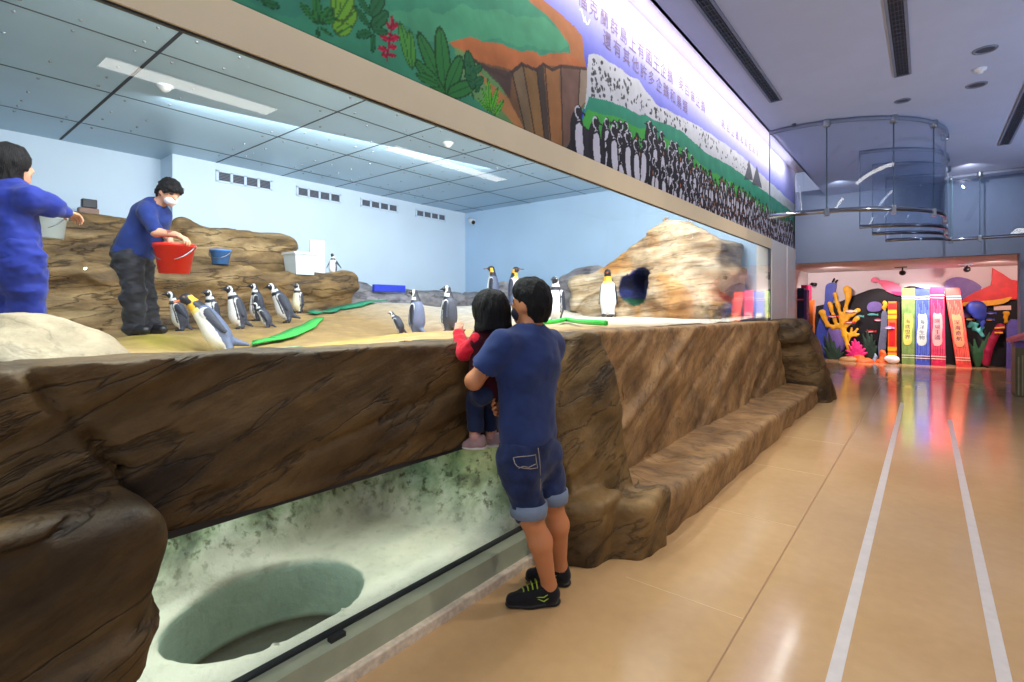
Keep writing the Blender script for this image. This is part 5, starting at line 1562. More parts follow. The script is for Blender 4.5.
stroke(px((474, 61), (490, 70), (506, 78), (512, 72), (522, 64), (536, 70), (544, 64), (552, 70), (561, 66), (588, 69)), 0.012, (70, 50, 44), 0.9)
fill(px((476, 62), (512, 74), (510, 98), (498, 84)), (84, 66, 60), 0.85, 0.02, 0.3)
# the pale hillside with its distant flock, then the green slope
fill(px((589, 54), (600, 55), (620, 69), (640, 82), (656, 104), (674, 114), (699, 126), (721, 141), (743, 157), (763, 176), (795, 205), (795, 240), (763, 240), (700, 220), (600, 160), (585, 110)), (206, 206, 208), 1, 0.02, 0.12)
fill(px((589, 97), (615, 104), (648, 117), (681, 130), (707, 154), (732, 167), (763, 190), (795, 214), (795, 245), (700, 230), (600, 180), (580, 130)), (44, 146, 112), 1, 0.02, 0.2)
fill(px((589, 110), (615, 117), (648, 131), (681, 147), (707, 169), (732, 182), (763, 204), (795, 226), (795, 250), (700, 240), (600, 190), (575, 140)), (72, 176, 62), 0.9, 0.03, 0.2)
for k in range(230):
    u = rng.rand() ** 1.5; pxx = 592 + 160 * u
    top = np.interp(pxx, (589, 600, 620, 640, 656, 674, 699, 721, 743, 763), (54, 55, 69, 82, 104, 114, 126, 141, 157, 176)); bot = np.interp(pxx, (589, 615, 648, 681, 707, 732, 763), (97, 104, 117, 130, 154, 167, 190))
    pyy = top + (bot - top) * (0.10 + 0.85 * rng.rand())
    y, z = WP(pxx, pyy); r = 0.007 + 0.016 * rng.rand() * (1 - 0.4 * u)
    oval(y, z, r * (1.2 + 0.5 * u), r * 0.9, rng.rand() * 3, (44, 44, 50), 0.9)
for (a, b, c) in (((744, 180), (749, 160), (753, 180)), ((752, 184), (757, 166), (762, 188))):
    fill(px(a, b, c), (60, 66, 80), 0.9, 0.02)
for c, s_ in (((585, 20), 1.0), ((714, 121), 1.5)):
    y, z = WP(*c); q = 0.07 * s_
    stroke([(y - q, z + 0.05 * s_), (y - q * .75, z + 0.06 * s_), (y - q * 0.2, z - 0.02), (y, z + 0.02), (y + q * 0.3, z - 0.02), (y + q * 0.7, z - 0.01), (y + q, z + 0.03)], 0.007 * s_, (236, 238, 246))
# plants in the foreground
def leaf(base, tip, wd, rgb, vein=(30, 90, 50)):
    (y0, z0), (y1, z1) = WP(*base), WP(*tip)
    L = math.hypot(y1 - y0, z1 - z0); a = math.atan2(z1 - z0, y1 - y0)
    oval((y0 + y1) / 2, (z0 + z1) / 2, L / 2, L * wd, a, tuple(int(v * 0.62) for v in rgb))
    oval((y0 + y1) / 2, (z0 + z1) / 2, L / 2 * 0.90, L * wd * 0.80, a, rgb)
    stroke([(y0, z0), (y1, z1)], 0.004, vein, 0.8)
G1, G2, G3 = (52, 130, 62), (120, 180, 56), (40, 112, 66)
for b, t in (((446, 95), (418, 32)), ((446, 95), (440, 26)), ((446, 95), (414, 60)), ((446, 95), (462, 56)), ((447, 95), (475, 84)), ((440, 86), (416, 74))): leaf(b, t, 0.17, G1)
for b, t in (((412, 69), (400, 22)), ((412, 69), (410, 30))): leaf(b, t, 0.16, (84, 160, 66))
for b, t in (((473, 90), (468, 50)), ((472, 66), (464, 60)), ((473, 72), (482, 66)), ((473, 80), (464, 76)), ((474, 84), (484, 78)), ((475, 92), (480, 86)), ((474, 100), (472, 92))): leaf(b, t, 0.24, G3)
for b, t in (((490, 112), (488, 78)), ((490, 112), (482, 88)), ((491, 113), (498, 88)), ((490, 112), (478, 98)), ((494, 116), (504, 100))): leaf(b, t, 0.12, (100, 190, 52))
stroke(px((387, 60), (389, 44), (393, 20)), 0.006, (150, 30, 60))
for b, t in (((390, 34), (382, 30)), ((391, 28), (398, 24)), ((390, 40), (380, 36)), ((390, 40), (399, 36)), ((388, 50), (378, 48)), ((389, 48), (397, 46)), ((392, 26), (392, 16)), ((391, 30), (385, 20)), ((388, 56), (381, 54)), ((389, 55), (396, 55))): leaf(b, t, 0.24, (206, 40, 76), (150, 20, 50))
for b, t in (((371, 28), (354, 6)), ((371, 28), (388, 12)), ((370, 16), (384, -6)), ((370, 16), (356, -8)), ((372, 32), (356, 36)), ((374, 34), (372, 52)), ((372, 30), (388, 32))): leaf(b, t, 0.2, G3)
for b, t in (((334, 32), (356, 10)), ((336, 20), (352, -8)), ((336, 34), (352, 26)), ((334, 14), (338, -10))): leaf(b, t, 0.22, G2)
for b, t in (((318, 24), (300, 2)), ((318, 24), (316, -6)), ((320, 24), (332, 8)), ((318, 28), (318, 38)), ((322, 22), (336, 18)), ((321, 28), (332, 36))): leaf(b, t, 0.2, G1)
for b, t in (((262, 2), (280, 6)), ((262, 0), (250, -8)), ((264, 0), (270, -14))): leaf(b, t, 0.25, G3)
# the penguin crowd
def paint_penguin(y, z, h, face, stripe):
    """standing bird at (y, z) foot, height h, head turned along face"""
    K_, Wt = (34, 32, 40), (218, 214, 222)
    w = h * 0.25
    oval(y, z + h * 0.40, w, h * 0.44, 0.04 * face, K_)
    oval(y + face * w * 0.2, z + h * 0.84, h * 0.115, h * 0.12, 0, K_)
    oval(y + face * w * 0.15, z + h * 0.72, h * 0.10, h * 0.14, 0, K_)
    stroke([(y + face * h * 0.08, z + h * 0.87), (y + face * h * 0.26, z + h * 0.84)], h * 0.022, K_)
    oval(y + face * w * 0.30, z + h * 0.34, w * 0.58, h * 0.36, 0.06 * face, Wt)
    stroke([(y - face * w * 0.55, z + h * 0.62), (y - face * w * 0.75, z + h * 0.25)], h * 0.045, K_)
    stroke([(y + face * w * 0.75, z + h * 0.60), (y + face * w * 0.9, z + h * 0.28)], h * 0.03, K_)
    if stripe:
        pts = [(y + face * h * (0.05 + 0.10 * math.cos(a)) * -1 + face * h * 0.07, z + h * (0.82 + 0.10 * math.sin(a))) for a in np.linspace(-1.6, 1.9, 9)]
        stroke(pts, h * 0.017, Wt)
        stroke([(y - face * w * 0.2, z + h * 0.60), (y + face * w * 0.3, z + h * 0.67), (y + face * w * 0.8, z + h * 0.60)], h * 0.02, K_)
    else:
        oval(y + face * w * 0.05, z + h * 0.78, h * 0.03, h * 0.06, 0, (200, 120, 70))
fill(px((577, 124), (600, 136), (640, 150), (668, 166), (700, 184), (730, 200), (763, 216), (795, 232)) + [(11.9, MZ0 + 0.42), (11.9, MZ0 - 0.1), (3.2, MZ0 - 0.1)], (40, 40, 48), 1, 0.03, 0.3)
rows = []
for row, (z0_, n) in enumerate(((0.30, 60), (0.20, 66), (0.08, 72), (-0.06, 76), (-0.16, 76))):
    for k in range(n):
        y = 3.9 + (11.85 - 3.9) * (k + 0.3 * rng.randn()) / n
        rows.append((row, y, MZ0 + z0_ - 0.05 * (row < 2) + 0.02 * rng.randn() + 0.03 * math.sin(y * 1.7), (0.27 + 0.05 * rng.rand()) * (1.2 if y < 6.0 else 1.0)))
for row, y, z, h in rows:
    if row < 2 and y < 4.6: continue
    paint_penguin(y, z, h, 1 if rng.rand() < 0.5 else -1, (y < 6.2) if rng.rand() < 0.8 else rng.rand() < 0.3)
for (hx, hy, bx, by) in ((579, 104, 576, 152), (598, 116, 592, 160), (612, 122, 614, 168), (624, 128, 630, 178), (634, 138, 637, 186), (644, 138, 646, 188)):
    (y1, z1), (y0, z0_) = WP(hx, hy), WP(bx, by)
    paint_penguin((y0 + y1) / 2, max(MZ0 - 0.04, z1 - 0.42), 0.43, 1 if hx < 640 else -1, True)
V = np.stack([np.full(PY.size, XW), PY.ravel(), PZ.ravel()], 1)
nI = np.arange(PY.size).reshape(PY.shape)
F = np.stack([nI[:-1, :-1], nI[1:, :-1], nI[1:, 1:], nI[:-1, 1:]], -1).reshape(-1, 4)
mural = link('mural', mesh_np('mural', V, F, np.clip(IMG.reshape(-1, 3), 0, 1)), mat_paint('mural_paint', 0.7, 0.08, 14, 0, 0.25))
s = mural.modifiers.new('thickness', 'SOLIDIFY'); s.thickness = 0.010; s.offset = -1
origin_to(mural, (XW, (MY0 + MY1) / 2, MZ0))
tag(mural, 'long painted mural of meadow, cliff and penguin crowd on the wall above the window', 'mural')
# its brown lettering
M_letter = mat('brown_lettering', (122, 96, 122), 0.7, 0.05)
def text_mesh(body):
    cu = bpy.data.curves.new('lettering', 'FONT'); cu.body = body; cu.size = 1.0; cu.extrude = 0.0; cu.resolution_u = 2
    ob = bpy.data.objects.new('lettering', cu); COL.objects.link(ob)
    dg = bpy.context.evaluated_depsgraph_get(); dg.update()
    me = bpy.data.meshes.new_from_object(ob.evaluated_get(dg))
    bpy.data.objects.remove(ob)
    v = np.zeros(len(me.vertices) * 3); me.vertices.foreach_get('co', v)
    f = [tuple(p.vertices) for p in me.polygons]
    return v.reshape(-1, 3), f
mb = MB()
for chars, a, b, hpx in (('福克蘭群島上有國王企鵝', (582, -1), (670, 76), 0.14), ('麥哲倫企鵝', (681, 83), (703, 106), 0.14), ('跳岩企鵝和其他海鳥', (723, 123), (757, 152), 0.14), ('還有其他許多企鵝和鳥類', (607, 40), (685, 107), 0.14)):
    (y0, z0), (y1, z1) = WP(*a), WP(*b)
    for i, ch in enumerate(chars):
        v, f = text_mesh(ch)
        if not len(v): continue
        lo, hi = v.min(0), v.max(0); sc = hpx / max(hi[1] - lo[1], 0.6)
        k = i / (len(chars) - 1); yc, zc = y0 + (y1 - y0) * k, z0 + (z1 - z0) * k
        w = np.stack([np.full(len(v), XW + 0.0025), yc + (v[:, 0] - (lo[0] + hi[0]) / 2) * sc, zc + (v[:, 1] - (lo[1] + hi[1]) / 2) * sc], 1)
        mb.add(w, f)
o = mb.build('lettering', M_letter, mural); o['label'] = 'brown lettering'
# ------------------------------------------------------------------ the reef display at the far end
def flatmat(name, rgb, rough=0.5, var=0.12, scale=6): return mat(name, rgb, rough, var, scale)
D = dict(black=flatmat('reef_black', (10, 10, 16), 0.7), blue=flatmat('reef_blue', (52, 76, 176)), yellow=flatmat('coral_yellow', (236, 176, 30)), magenta=flatmat('anemone_magenta', (226, 36, 120)),
         pink=flatmat('fish_pink', (236, 96, 130)), purple=flatmat('shell_purple', (110, 92, 160)), red=flatmat('fish_red', (212, 30, 26)), orange=flatmat('coral_orange', (240, 110, 40)), green=flatmat('weed_green', (40, 90, 52)),
         dkgreen=flatmat('weed_dark_green', (26, 56, 40)), teal=flatmat('coral_teal', (88, 190, 176)), grey=flatmat('seal_grey', (110, 122, 148)), cream=flatmat('sign_cream', (230, 206, 190)), tan=flatmat('stone_tan', (190, 146, 92)),
         white=flatmat('fish_white', (240, 236, 234)), lav=flatmat('fish_lavender', (184, 156, 220)), navy=flatmat('book_navy', (30, 32, 84)), crimson=flatmat('tube_crimson', (160, 22, 66)))
def z5(x, y): return 790 + x / 6.2, 265 + y / 6.2
def z6(x, y): return 895 + x / 5.93, 260 + y / 5.93
def smooth_loop(p, n=2):
    p = [np.array(q, float) for q in p]
    for _ in range(n):
        q = []
        for a, b in zip(p, p[1:] + p[:1]): q += [a * 0.75 + b * 0.25, a * 0.25 + b * 0.75]
        p = q
    return p
def cutout(name, pts, Y, thick, m, label=None, cat=None, parent=None, group=None, smooth=1, floor=False):
    P = smooth_loop(pts, smooth) if smooth else pts
    W = [on_y(a, b, Y) for a, b in P]
    if floor:
        for w in W: w[2] = max(w[2], 0.0)
    lo = [np.array((w[0], Y, w[2])) for w in W]
    mb = MB().prism(lo, (0, thick, 0))
    o = mb.build(name, m, parent)
    if label:
        c = np.mean(lo, 0); zmin = min(w[2] for w in W)
        origin_to(o, (c[0], Y + thick / 2, zmin)); tag(o, label, cat, group)
    return o
def relief(name, prims, m, label=None, cat=None, h=0.014, k=0.03, parent=None, wr=None):
    V, F = blob(prims, h, k, wrinkle=wr)
    V[:, 2] = np.maximum(V[:, 2], 0)
    o = link(name, mesh_np(name, V, F), m, parent)
    if label:
        origin_to(o, (V[:, 0].mean(), V[:, 1].mean(), V[:, 2].min())); tag(o, label, cat)
    return o
def wire(pxs, Y, r, fl=0.5):
    """chain of flat capsules through pixels; r in pixels at that wall"""
    S = 14.0 / FPX; out = []
    W = [on_y(a, b, Y) for a, b in pxs]
    rs = r if isinstance(r, (list, tuple)) else [r] * len(W)
    for i in range(len(W) - 1): out.append(cap(W[i], W[i + 1], rs[i] * S, rs[i + 1] * S, ((0, 1, 0), fl)))
    return out
back = [z5(150, 740), z5(150, 258), z5(200, 246), z5(300, 232), z5(380, 196), z5(430, 176), z5(500, 150), z5(560, 142), z5(620, 168), z5(690, 190), z6(40, 166), z6(100, 150), z6(160, 168), z6(230, 170), z6(300, 200), z6(400, 235), z6(560, 235), z6(700, 235), z6(760, 250), z6(790, 250), z6(790, 760)]
cutout('reef_backdrop', back, 18.40, 0.05, D['black'], 'wide black reef board with a wavy top along the far wall', 'display board', None, None, 1, True)
# blue sponge tower
o = cutout('sponge_tower', [z5(160, 640), z5(160, 410), z5(185, 330), z5(215, 240), z5(217, 160), z5(222, 122), z5(250, 108), z5(290, 110), z5(282, 165), z5(262, 240), z5(244, 300), z5(240, 420), z5(232, 640)], 18.28, 0.08, D['blue'], 'tall blue sponge tower cutout at the left end of the reef', 'cutout', None, None, 1, True)
for a, b in (((262, 108), (276, 82)), ((280, 110), (296, 92))):
    p, q = on_y(*z5(*a), 18.26), on_y(*z5(*b), 18.26)
    MB().tube([p, q], 0.022, 8).build('feeler', D['black'], o)
# yellow tree coral
Yc = 18.12
pr = wire([z5(372, 540), z5(340, 440), z5(326, 370), z5(322, 330)], Yc, [1.8, 2.2, 2.6, 2.2]) + wire([z5(322, 372), z5(270, 385), z5(235, 372), z5(214, 330), z5(200, 295)], Yc, [2.4, 2.4, 2.2, 2.4, 3.4]) \
    + wire([z5(290, 380), z5(268, 310), z5(246, 240)], Yc, [2, 1.8, 2.4]) + wire([z5(322, 340), z5(300, 260), z5(280, 182)], Yc, [2.2, 1.8, 2.2]) \
    + wire([z5(322, 345), z5(346, 270), z5(362, 200), z5(356, 150)], Yc, [2.2, 2.2, 2.6, 3.8]) + wire([z5(326, 372), z5(372, 310), z5(420, 280)], Yc, [2.2, 2.2, 2.4]) + wire([z5(345, 385), z5(400, 345), z5(416, 332)], Yc, [1.8, 1.8, 2.0])
relief('tree_coral', pr, D['yellow'], 'large branching yellow coral in front of the black reef board', 'coral', wr=(0.03, 5, 201))
pr = wire([z5(362, 470), z5(375, 430), z5(382, 392)], 18.2, 1.2) + wire([z5(368, 450), z5(400, 420), z5(418, 396)], 18.2, 1.2) + wire([z5(372, 440), z5(410, 436), z5(424, 430)], 18.2, 1.2) + wire([z5(372, 440), z5(352, 420)], 18.2, 1.2)
relief('fan_coral', pr, D['yellow'], 'small yellow fan coral right of the big coral stem', 'coral')
# anemone
c0 = z5(410, 580); pr = []
for (x, y) in ((350, 530), (366, 500), (385, 478), (402, 462), (425, 480), (442, 500), (462, 520), (474, 545), (352, 556)):
    pr += wire([c0, z5((x + 410) / 2 + 4, (y + 570) / 2), z5(x, y)], 17.95, [2.6, 1.9, 1.1], 0.8)
relief('anemone', pr, D['magenta'], 'spiky magenta anemone at the foot of the yellow coral', 'coral')
relief('purple_rock', [ell(on_y(*z5(288, 460), 18.18), (0.26, 0.07, 0.42)), ell(on_y(*z5(270, 420), 18.18), (0.16, 0.06, 0.22))], D['purple'], 'rounded purple rock behind the stem of the yellow coral', 'cutout')
def weed(label, base, tips, Y, m, r=1.6):
    pr = []
    for (x, y) in tips: pr += wire([base, ((base[0] + x) / 2 + 0.6, (base[1] + y) / 2), (x, y)], Y, [r, r * 1.3, r * 0.4], 0.4)
    relief('seaweed', pr, m, label, 'seaweed', 0.014, 0.015)
weed('dark green seaweed tuft left of the magenta anemone', z5(270, 600), [z5(212, 440), z5(240, 420), z5(272, 470), z5(310, 500), z5(200, 500), z5(330, 540), z5(225, 560)], 18.05, D['dkgreen'], 2.0)
weed('dark green seaweed tuft right of the magenta anemone', z5(490, 600), [z5(450, 430), z5(478, 400), z5(505, 430), z5(525, 470), z5(540, 500), z5(455, 500)], 18.10, D['dkgreen'], 2.0)
weed('green seaweed standing right of the leaning red book', z6(490, 625), [z6(440, 490), z6(470, 470), z6(520, 480), z6(560, 430), z6(545, 520), z6(460, 560)], 18.05, D['green'], 1.8)
def small_fish(x, y, L, m1, m2, label, Y=17.98, tilt=0.0, d=1):
    c = (x, y); e = lambda a, b: (x + d * a * L + b * tilt, y + b - a * L * tilt * d)
    o = cutout('reef_fish', [e(-0.5, 0), e(-0.25, -1.3), e(0.1, -1.5), e(0.36, -0.4), e(0.55, -1.4), e(0.52, 0.2), e(0.56, 1.4), e(0.36, 0.4), e(0.0, 1.0), e(-0.3, 0.7)], Y, 0.05, m1, label, 'fish', None, 'small reef fish cutouts')
    cutout('belly', [e(-0.45, 0.2), e(0.0, 0.1), e(0.34, 0.3), e(0.0, 1.1), e(-0.3, 0.8)], Y - 0.012, 0.012, m2, parent=o)
for a in ((266, 318, 11, 'red', 'white', 'red and white fish cutout on the left branches of the yellow coral'), (205, 360, 10, 'red', 'white', 'red and white fish cutout by the blue sponge tower'),
          (368, 355, 11, 'red', 'white', 'red and white fish cutout on the right branch of the yellow coral'), (498, 412, 11, 'red', 'white', 'red and white fish cutout low between coral and orange book'),
          (548, 342, 9, 'pink', 'white', 'pink fish cutout left of the orange book'), (615, 390, 10, 'lav', 'white', 'lavender fish cutout in front of the orange book'),
          (432, 318, 8, 'teal', 'grey', 'teal fish cutout right of the yellow coral'), (510, 308, 11, 'teal', 'grey', 'teal fish cutout below the round purple fish'), (375, 288, 12, 'cream', 'white', 'pale fish cutout across the top right branch of the yellow coral')):
    x, y = z5(a[0], a[1]); small_fish(x, y, a[2], D[a[3]], D[a[4]], a[5], 17.835 if a[0] == 615 else (18.045 if a[0] in (266, 368, 375) else 18.36))
for a in ((570, 315, 10, 'blue', 'lav', 'blue fish cutout right of the jellyfish'), (562, 354, 9, 'blue', 'yellow', 'dark blue fish cutout with a yellow belly below the jellyfish'), (445, 352, 9, 'yellow', 'white', 'yellow fish cutout right of the leaning red book')):
    x, y = z6(a[0], a[1]); small_fish(x, y, a[2], D[a[3]], D[a[4]], a[5], 18.36)
o = cutout('pink_fish', [z5(497, 96), z5(520, 68), z5(548, 94), z5(605, 94), z5(662, 114), z5(704, 150), z5(700, 186), z5(640, 182), z5(588, 158), z5(556, 112), z5(528, 106), z5(508, 110)], 18.32, 0.08, D['pink'], 'large pink fish cutout rising above the black reef board', 'fish')
cutout('lower_jaw', [z5(615, 160), z5(700, 168), z5(698, 192), z5(650, 186)], 18.30, 0.02, D['magenta'], parent=o)
cutout('purple_fish', [z5(475, 260), z5(490, 232), z5(530, 224), z5(565, 235), z5(575, 262), z5(560, 285), z5(510, 292), z5(482, 284)], 18.34, 0.06, D['purple'], 'round dusky purple fish cutout on the black reef board', 'fish')
cutout('grey_seal', [z5(560, 640), z5(545, 540), z5(550, 460), z5(562, 400), z5(564, 310), z5(575, 280), z5(596, 282), z5(604, 320), z5(600, 420), z5(594, 520), z5(586, 640)], 18.05, 0.10, D['grey'], 'tall grey wavy cutout standing left of the orange book', 'cutout', None, None, 1, True)
relief('seahorse', wire([z5(588, 282), z5(584, 262), z5(594, 246), z5(586, 232), z5(576, 236)], 18.06, [0.8, 1.8, 1.6, 1.5, 0.6]), D['yellow'], 'little yellow seahorse above the grey cutout', 'cutout')
relief('brain_coral', [ell(on_y(*z5(628, 582), 17.7), (0.17, 0.12, 0.10)), ell(on_y(*z5(640, 590), 17.7), (0.14, 0.12, 0.09))], D['white'], 'white speckled brain coral on the floor before the orange book', 'coral', wr=(0.03, 16, 211))
relief('orange_coral', [ell(on_y(*z5(580, 608), 17.8), (0.22, 0.12, 0.12)), ell(on_y(*z5(572, 545), 17.8), (0.09, 0.06, 0.10)), cap(on_y(*z5(575, 600), 17.8), on_y(*z5(572, 540), 17.8), 0.06, 0.06)], D['orange'], 'orange coral lump on the floor left of the brain coral', 'coral', wr=(0.05, 9, 213))
relief('reef_stone', [ell(on_y(*z5(372, 590), 17.75), (0.27, 0.15, 0.11))], D['tan'], 'smooth tan stone on the floor under the magenta anemone', 'stone')
relief('reef_stone', [ell(on_y(*z5(448, 598), 17.72), (0.24, 0.14, 0.11)), ell(on_y(*z5(430, 575), 17.76), (0.13, 0.10, 0.09))], D['orange'], 'orange and pink stone on the floor right of the tan one', 'stone', wr=(0.04, 8, 215))
pr = wire([z5(528, 612), z5(524, 590), z5(532, 570), z5(528, 552)], 17.85, [1.6, 1.8, 1.6, 0.8], 0.9)
relief('striped_tube', pr, flatmat('tube_pale_blue', (150, 186, 214)), 'small pale blue tube coral beside the orange coral lump', 'coral')
# right side of the reef
o = cutout('purple_shell', [z6(292, 170), z6(300, 132), z6(330, 106), z6(380, 98), z6(450, 116), z6(500, 144), z6(520, 168), z6(470, 200), z6(400, 236), z6(330, 230)], 18.35, 0.05, D['purple'], 'domed purple shell cutout behind the leaning red book', 'cutout')
o = cutout('red_fish', [z6(384, 246), z6(440, 208), z6(500, 178), z6(566, 150), z6(576, 116), z6(577, 46), z6(640, 82), z6(690, 116), z6(750, 126), z6(790, 128), z6(790, 206), z6(748, 222), z6(690, 236), z6(600, 246), z6(500, 254), z6(400, 256)], 18.28, 0.06, D['red'], 'huge red fish cutout with a tall fin at the right end of the reef', 'fish', None, None, 0)
cutout('belly', [z6(388, 252), z6(480, 246), z6(610, 236), z6(706, 212), z6(660, 256), z6(590, 268), z6(500, 276), z6(400, 278)], 18.25, 0.03, D['yellow'], parent=o)
jl = on_y(*z6(480, 285), 18.20)
relief('jellyfish', [ell(jl, (0.21, 0.09, 0.20)), ell(on_y(*z6(500, 320), 18.21), (0.15, 0.07, 0.16))] + wire([z6(505, 330), z6(516, 380), z6(512, 410)], 18.22, [1.2, 0.9, 0.4]) + wire([z6(522, 320), z6(528, 370), z6(520, 400)], 18.22, [1.2, 0.9, 0.4]), D['blue'], 'blue domed jellyfish cutout under the red fish', 'cutout')
cutout('lavender_shell', [z6(400, 330), z6(405, 295), z6(440, 285), z6(458, 310), z6(450, 338), z6(420, 345)], 18.34, 0.06, D['purple'], 'small lavender shell cutout between the red book and the jellyfish', 'cutout')
pr = []
for a, b in (((440, 395), (455, 375)), ((455, 375), (480, 380)), ((480, 380), (470, 410)), ((470, 410), (500, 420)), ((500, 420), (520, 450)), ((480, 380), (500, 360)), ((500, 420), (520, 400))): pr += wire([z6(*a), z6(*b)], 18.38, 1.6)
relief('teal_coral', pr, D['teal'], 'pale teal coral sprig below the jellyfish', 'coral')
pr = wire([z6(540, 610), z6(552, 540), z6(580, 470), z6(612, 415), z6(625, 396)], 18.05, [3.0, 3.2, 3.0, 3.0, 3.4], 0.7)
o = relief('tube_coral', pr, D['crimson'], 'thick crimson tube coral curving up near the right end of the reef', 'coral')
for a, b in (((590, 432), (640, 432)), ((590, 405), (650, 400))):
    p, q = on_y(*z6(*a), 17.96), on_y(*z6(*b), 17.96); MB().tube([p, q], 0.025, 8).build('gold_band', D['yellow'], o)
cutout('reef_sign', [z6(586, 272), z6(688, 270), z6(689, 296), z6(586, 298)], 18.37, 0.03, D['cream'], 'small cream sign strip under the belly of the red fish', 'sign', None, None, 0)
relief('yellow_seahorse', wire([z6(648, 312), z6(662, 316), z6(655, 340), z6(660, 365), z6(650, 372)], 18.38, [1.2, 2.0, 1.4, 1.2, 0.8]), D['yellow'], 'yellow sprig cutout below the cream sign strip', 'cutout')
cutout('blue_box_cutout', [z6(662, 385), z6(690, 350), z6(740, 355), z6(748, 400), z6(745, 720), z6(660, 720)], 17.95, 0.10, flatmat('box_violet', (92, 88, 168)), 'violet box cutout at the right end of the reef above the kiosk', 'cutout', None, None, 0, True)

# the giant books
M_bookwhite = flatmat('book_cream', (240, 228, 206), 0.6)
BOOKY = 17.80
def book(tl, tr, bl, br, cover, labelm, label, chars, streak, split=0.0):
    """giant standing book: spine corners in photo pixels"""
    a, b, c, d = (on_y(*q, BOOKY) for q in (bl, br, tr, tl))
    a[2] = b[2] = 0.0
    base = (a + b) / 2
    e = empty('giant_book', (base[0], BOOKY, 0), label, 'book', 'giant standing books of the reef display')
    P = lambda u, v: (a * (1 - u) + b * u) * (1 - v) + (d * (1 - u) + c * u) * v
    def quad(pts, y, th, m, nm, par=e):
        return MB().prism([np.array((p[0], y, p[2])) for p in pts], (0, th, 0)).build(nm, m, par)
    cv = quad([P(0, 0), P(1, 0), P(1, 1), P(0, 1)], BOOKY, 0.34, cover, 'cover')
    s = MB()
    for k in range(9):
        u = 0.08 + 0.105 * k; q = 0.02 * math.sin(k * 2.1)
        v0, v1 = 0.05 + 0.05 * (k % 3), 0.84 - 0.04 * (k % 4)
        s.prism([np.array((p[0], BOOKY - 0.004, p[2])) for p in (P(u + q, v0), P(u + q + 0.022, v0), P(u + 0.024, v1), P(u, v1))], (0, 0.004, 0))
    s.build('brush_streaks', streak, cv)
    for v, w in ((0.89, 0.010), (0.86, 0.007), (0.115, 0.009), (0.085, 0.007)):
        quad([P(0.0, v), P(1, v), P(1, v + w), P(0, v + w)], BOOKY - 0.010, 0.010, M_bookwhite, 'band')
    edge = [(0.14, 0.26), (0.55, 0.25), (0.80, 0.29), (0.76, 0.40), (0.84, 0.52), (0.78, 0.68), (0.50, 0.655), (0.16, 0.68), (0.20, 0.52), (0.10, 0.40)]
    pts = [P(*q) for q in edge]
    lb = quad(smooth_loop(pts, 1), BOOKY - 0.012, 0.012, labelm, 'label_panel')
    mb = MB()
    for i, ch in enumerate(chars):
        v, f = text_mesh(ch)
        if not len(v): continue
        lo, hi = v.min(0), v.max(0); S = 0.115 / max(hi[1] - lo[1], 0.6)
        q = P(0.46, 0.565 - 0.068 * i)
        mb.add(np.stack([q[0] + (v[:, 0] - (lo[0] + hi[0]) / 2) * S, np.full(len(v), BOOKY - 0.0145), q[2] + (v[:, 1] - (lo[1] + hi[1]) / 2) * S], 1), f)
    mb.build('lettering', D['navy'], lb)
book(z6(40, 168), z6(118, 166), z6(40, 628), z6(116, 628), flatmat('book_green', (120, 158, 84), 0.5, 0.2), flatmat('label_lime', (222, 218, 104)), 'giant green book with a yellow label, leftmost of the four slim books', '海底世界', flatmat('streak_green', (150, 186, 110)))
book(z6(121, 172), z6(206, 168), z6(120, 628), z6(208, 628), flatmat('book_blue', (58, 80, 190), 0.5, 0.2), flatmat('label_pale', (206, 224, 214)), 'giant blue book with a pale label between the green and crimson books', '海洋生物', flatmat('streak_blue', (130, 160, 226)))
book(z6(209, 160), z6(292, 160), z6(214, 628), z6(302, 628), flatmat('book_crimson', (206, 32, 84), 0.5, 0.2), flatmat('label_pink', (244, 176, 170)), 'giant crimson book with a pink label beside the leaning book', '珊瑚王國', flatmat('streak_pink', (240, 120, 150)))
book(z6(295, 168), z6(384, 165), z6(366, 630), z6(455, 626), flatmat('book_coral', (232, 74, 64), 0.5, 0.2), flatmat('label_peach', (246, 160, 110)), 'giant coral red book leaning to the left', '深海奇航', flatmat('streak_peach', (250, 150, 120)))
# the wide orange book with its dark side
a, b = on_y(*z5(606, 600), 17.9), on_y(*z5(662, 600), 17.9); top = on_y(*z5(630, 226), 17.9)[2]
e = empty('giant_book', ((a[0] + b[0]) / 2, 17.9, 0), 'giant orange and yellow book standing left of the green book', 'book', 'giant standing books of the reef display')
MB().box((a[0], 17.90, 0), (b[0], 18.24, top), 0, 0.02).build('cover', D['orange'], e)
MB().box((b[0], 17.93, 0), (b[0] + 0.07, 18.24, top - 0.02)).build('side_board', flatmat('book_dark_brown', (60, 22, 20)), e)
w = b[0] - a[0]
MB().box((a[0] + 0.16 * w, 17.885, top * 0.28), (a[0] + 0.84 * w, 17.90, top * 0.66), 0, 0.004).build('label_panel', D['red'], e)
for v in (0.10, 0.20, 0.72, 0.80): MB().box((a[0], 17.888, top * v), (b[0], 17.90, top * v + 0.10)).build('band', D['yellow'], e)
MB().box((a[0] + 0.06 * w, 17.886, top * 0.88), (b[0] - 0.06 * w, 17.90, top * 0.97)).build('band', D['red'], e)
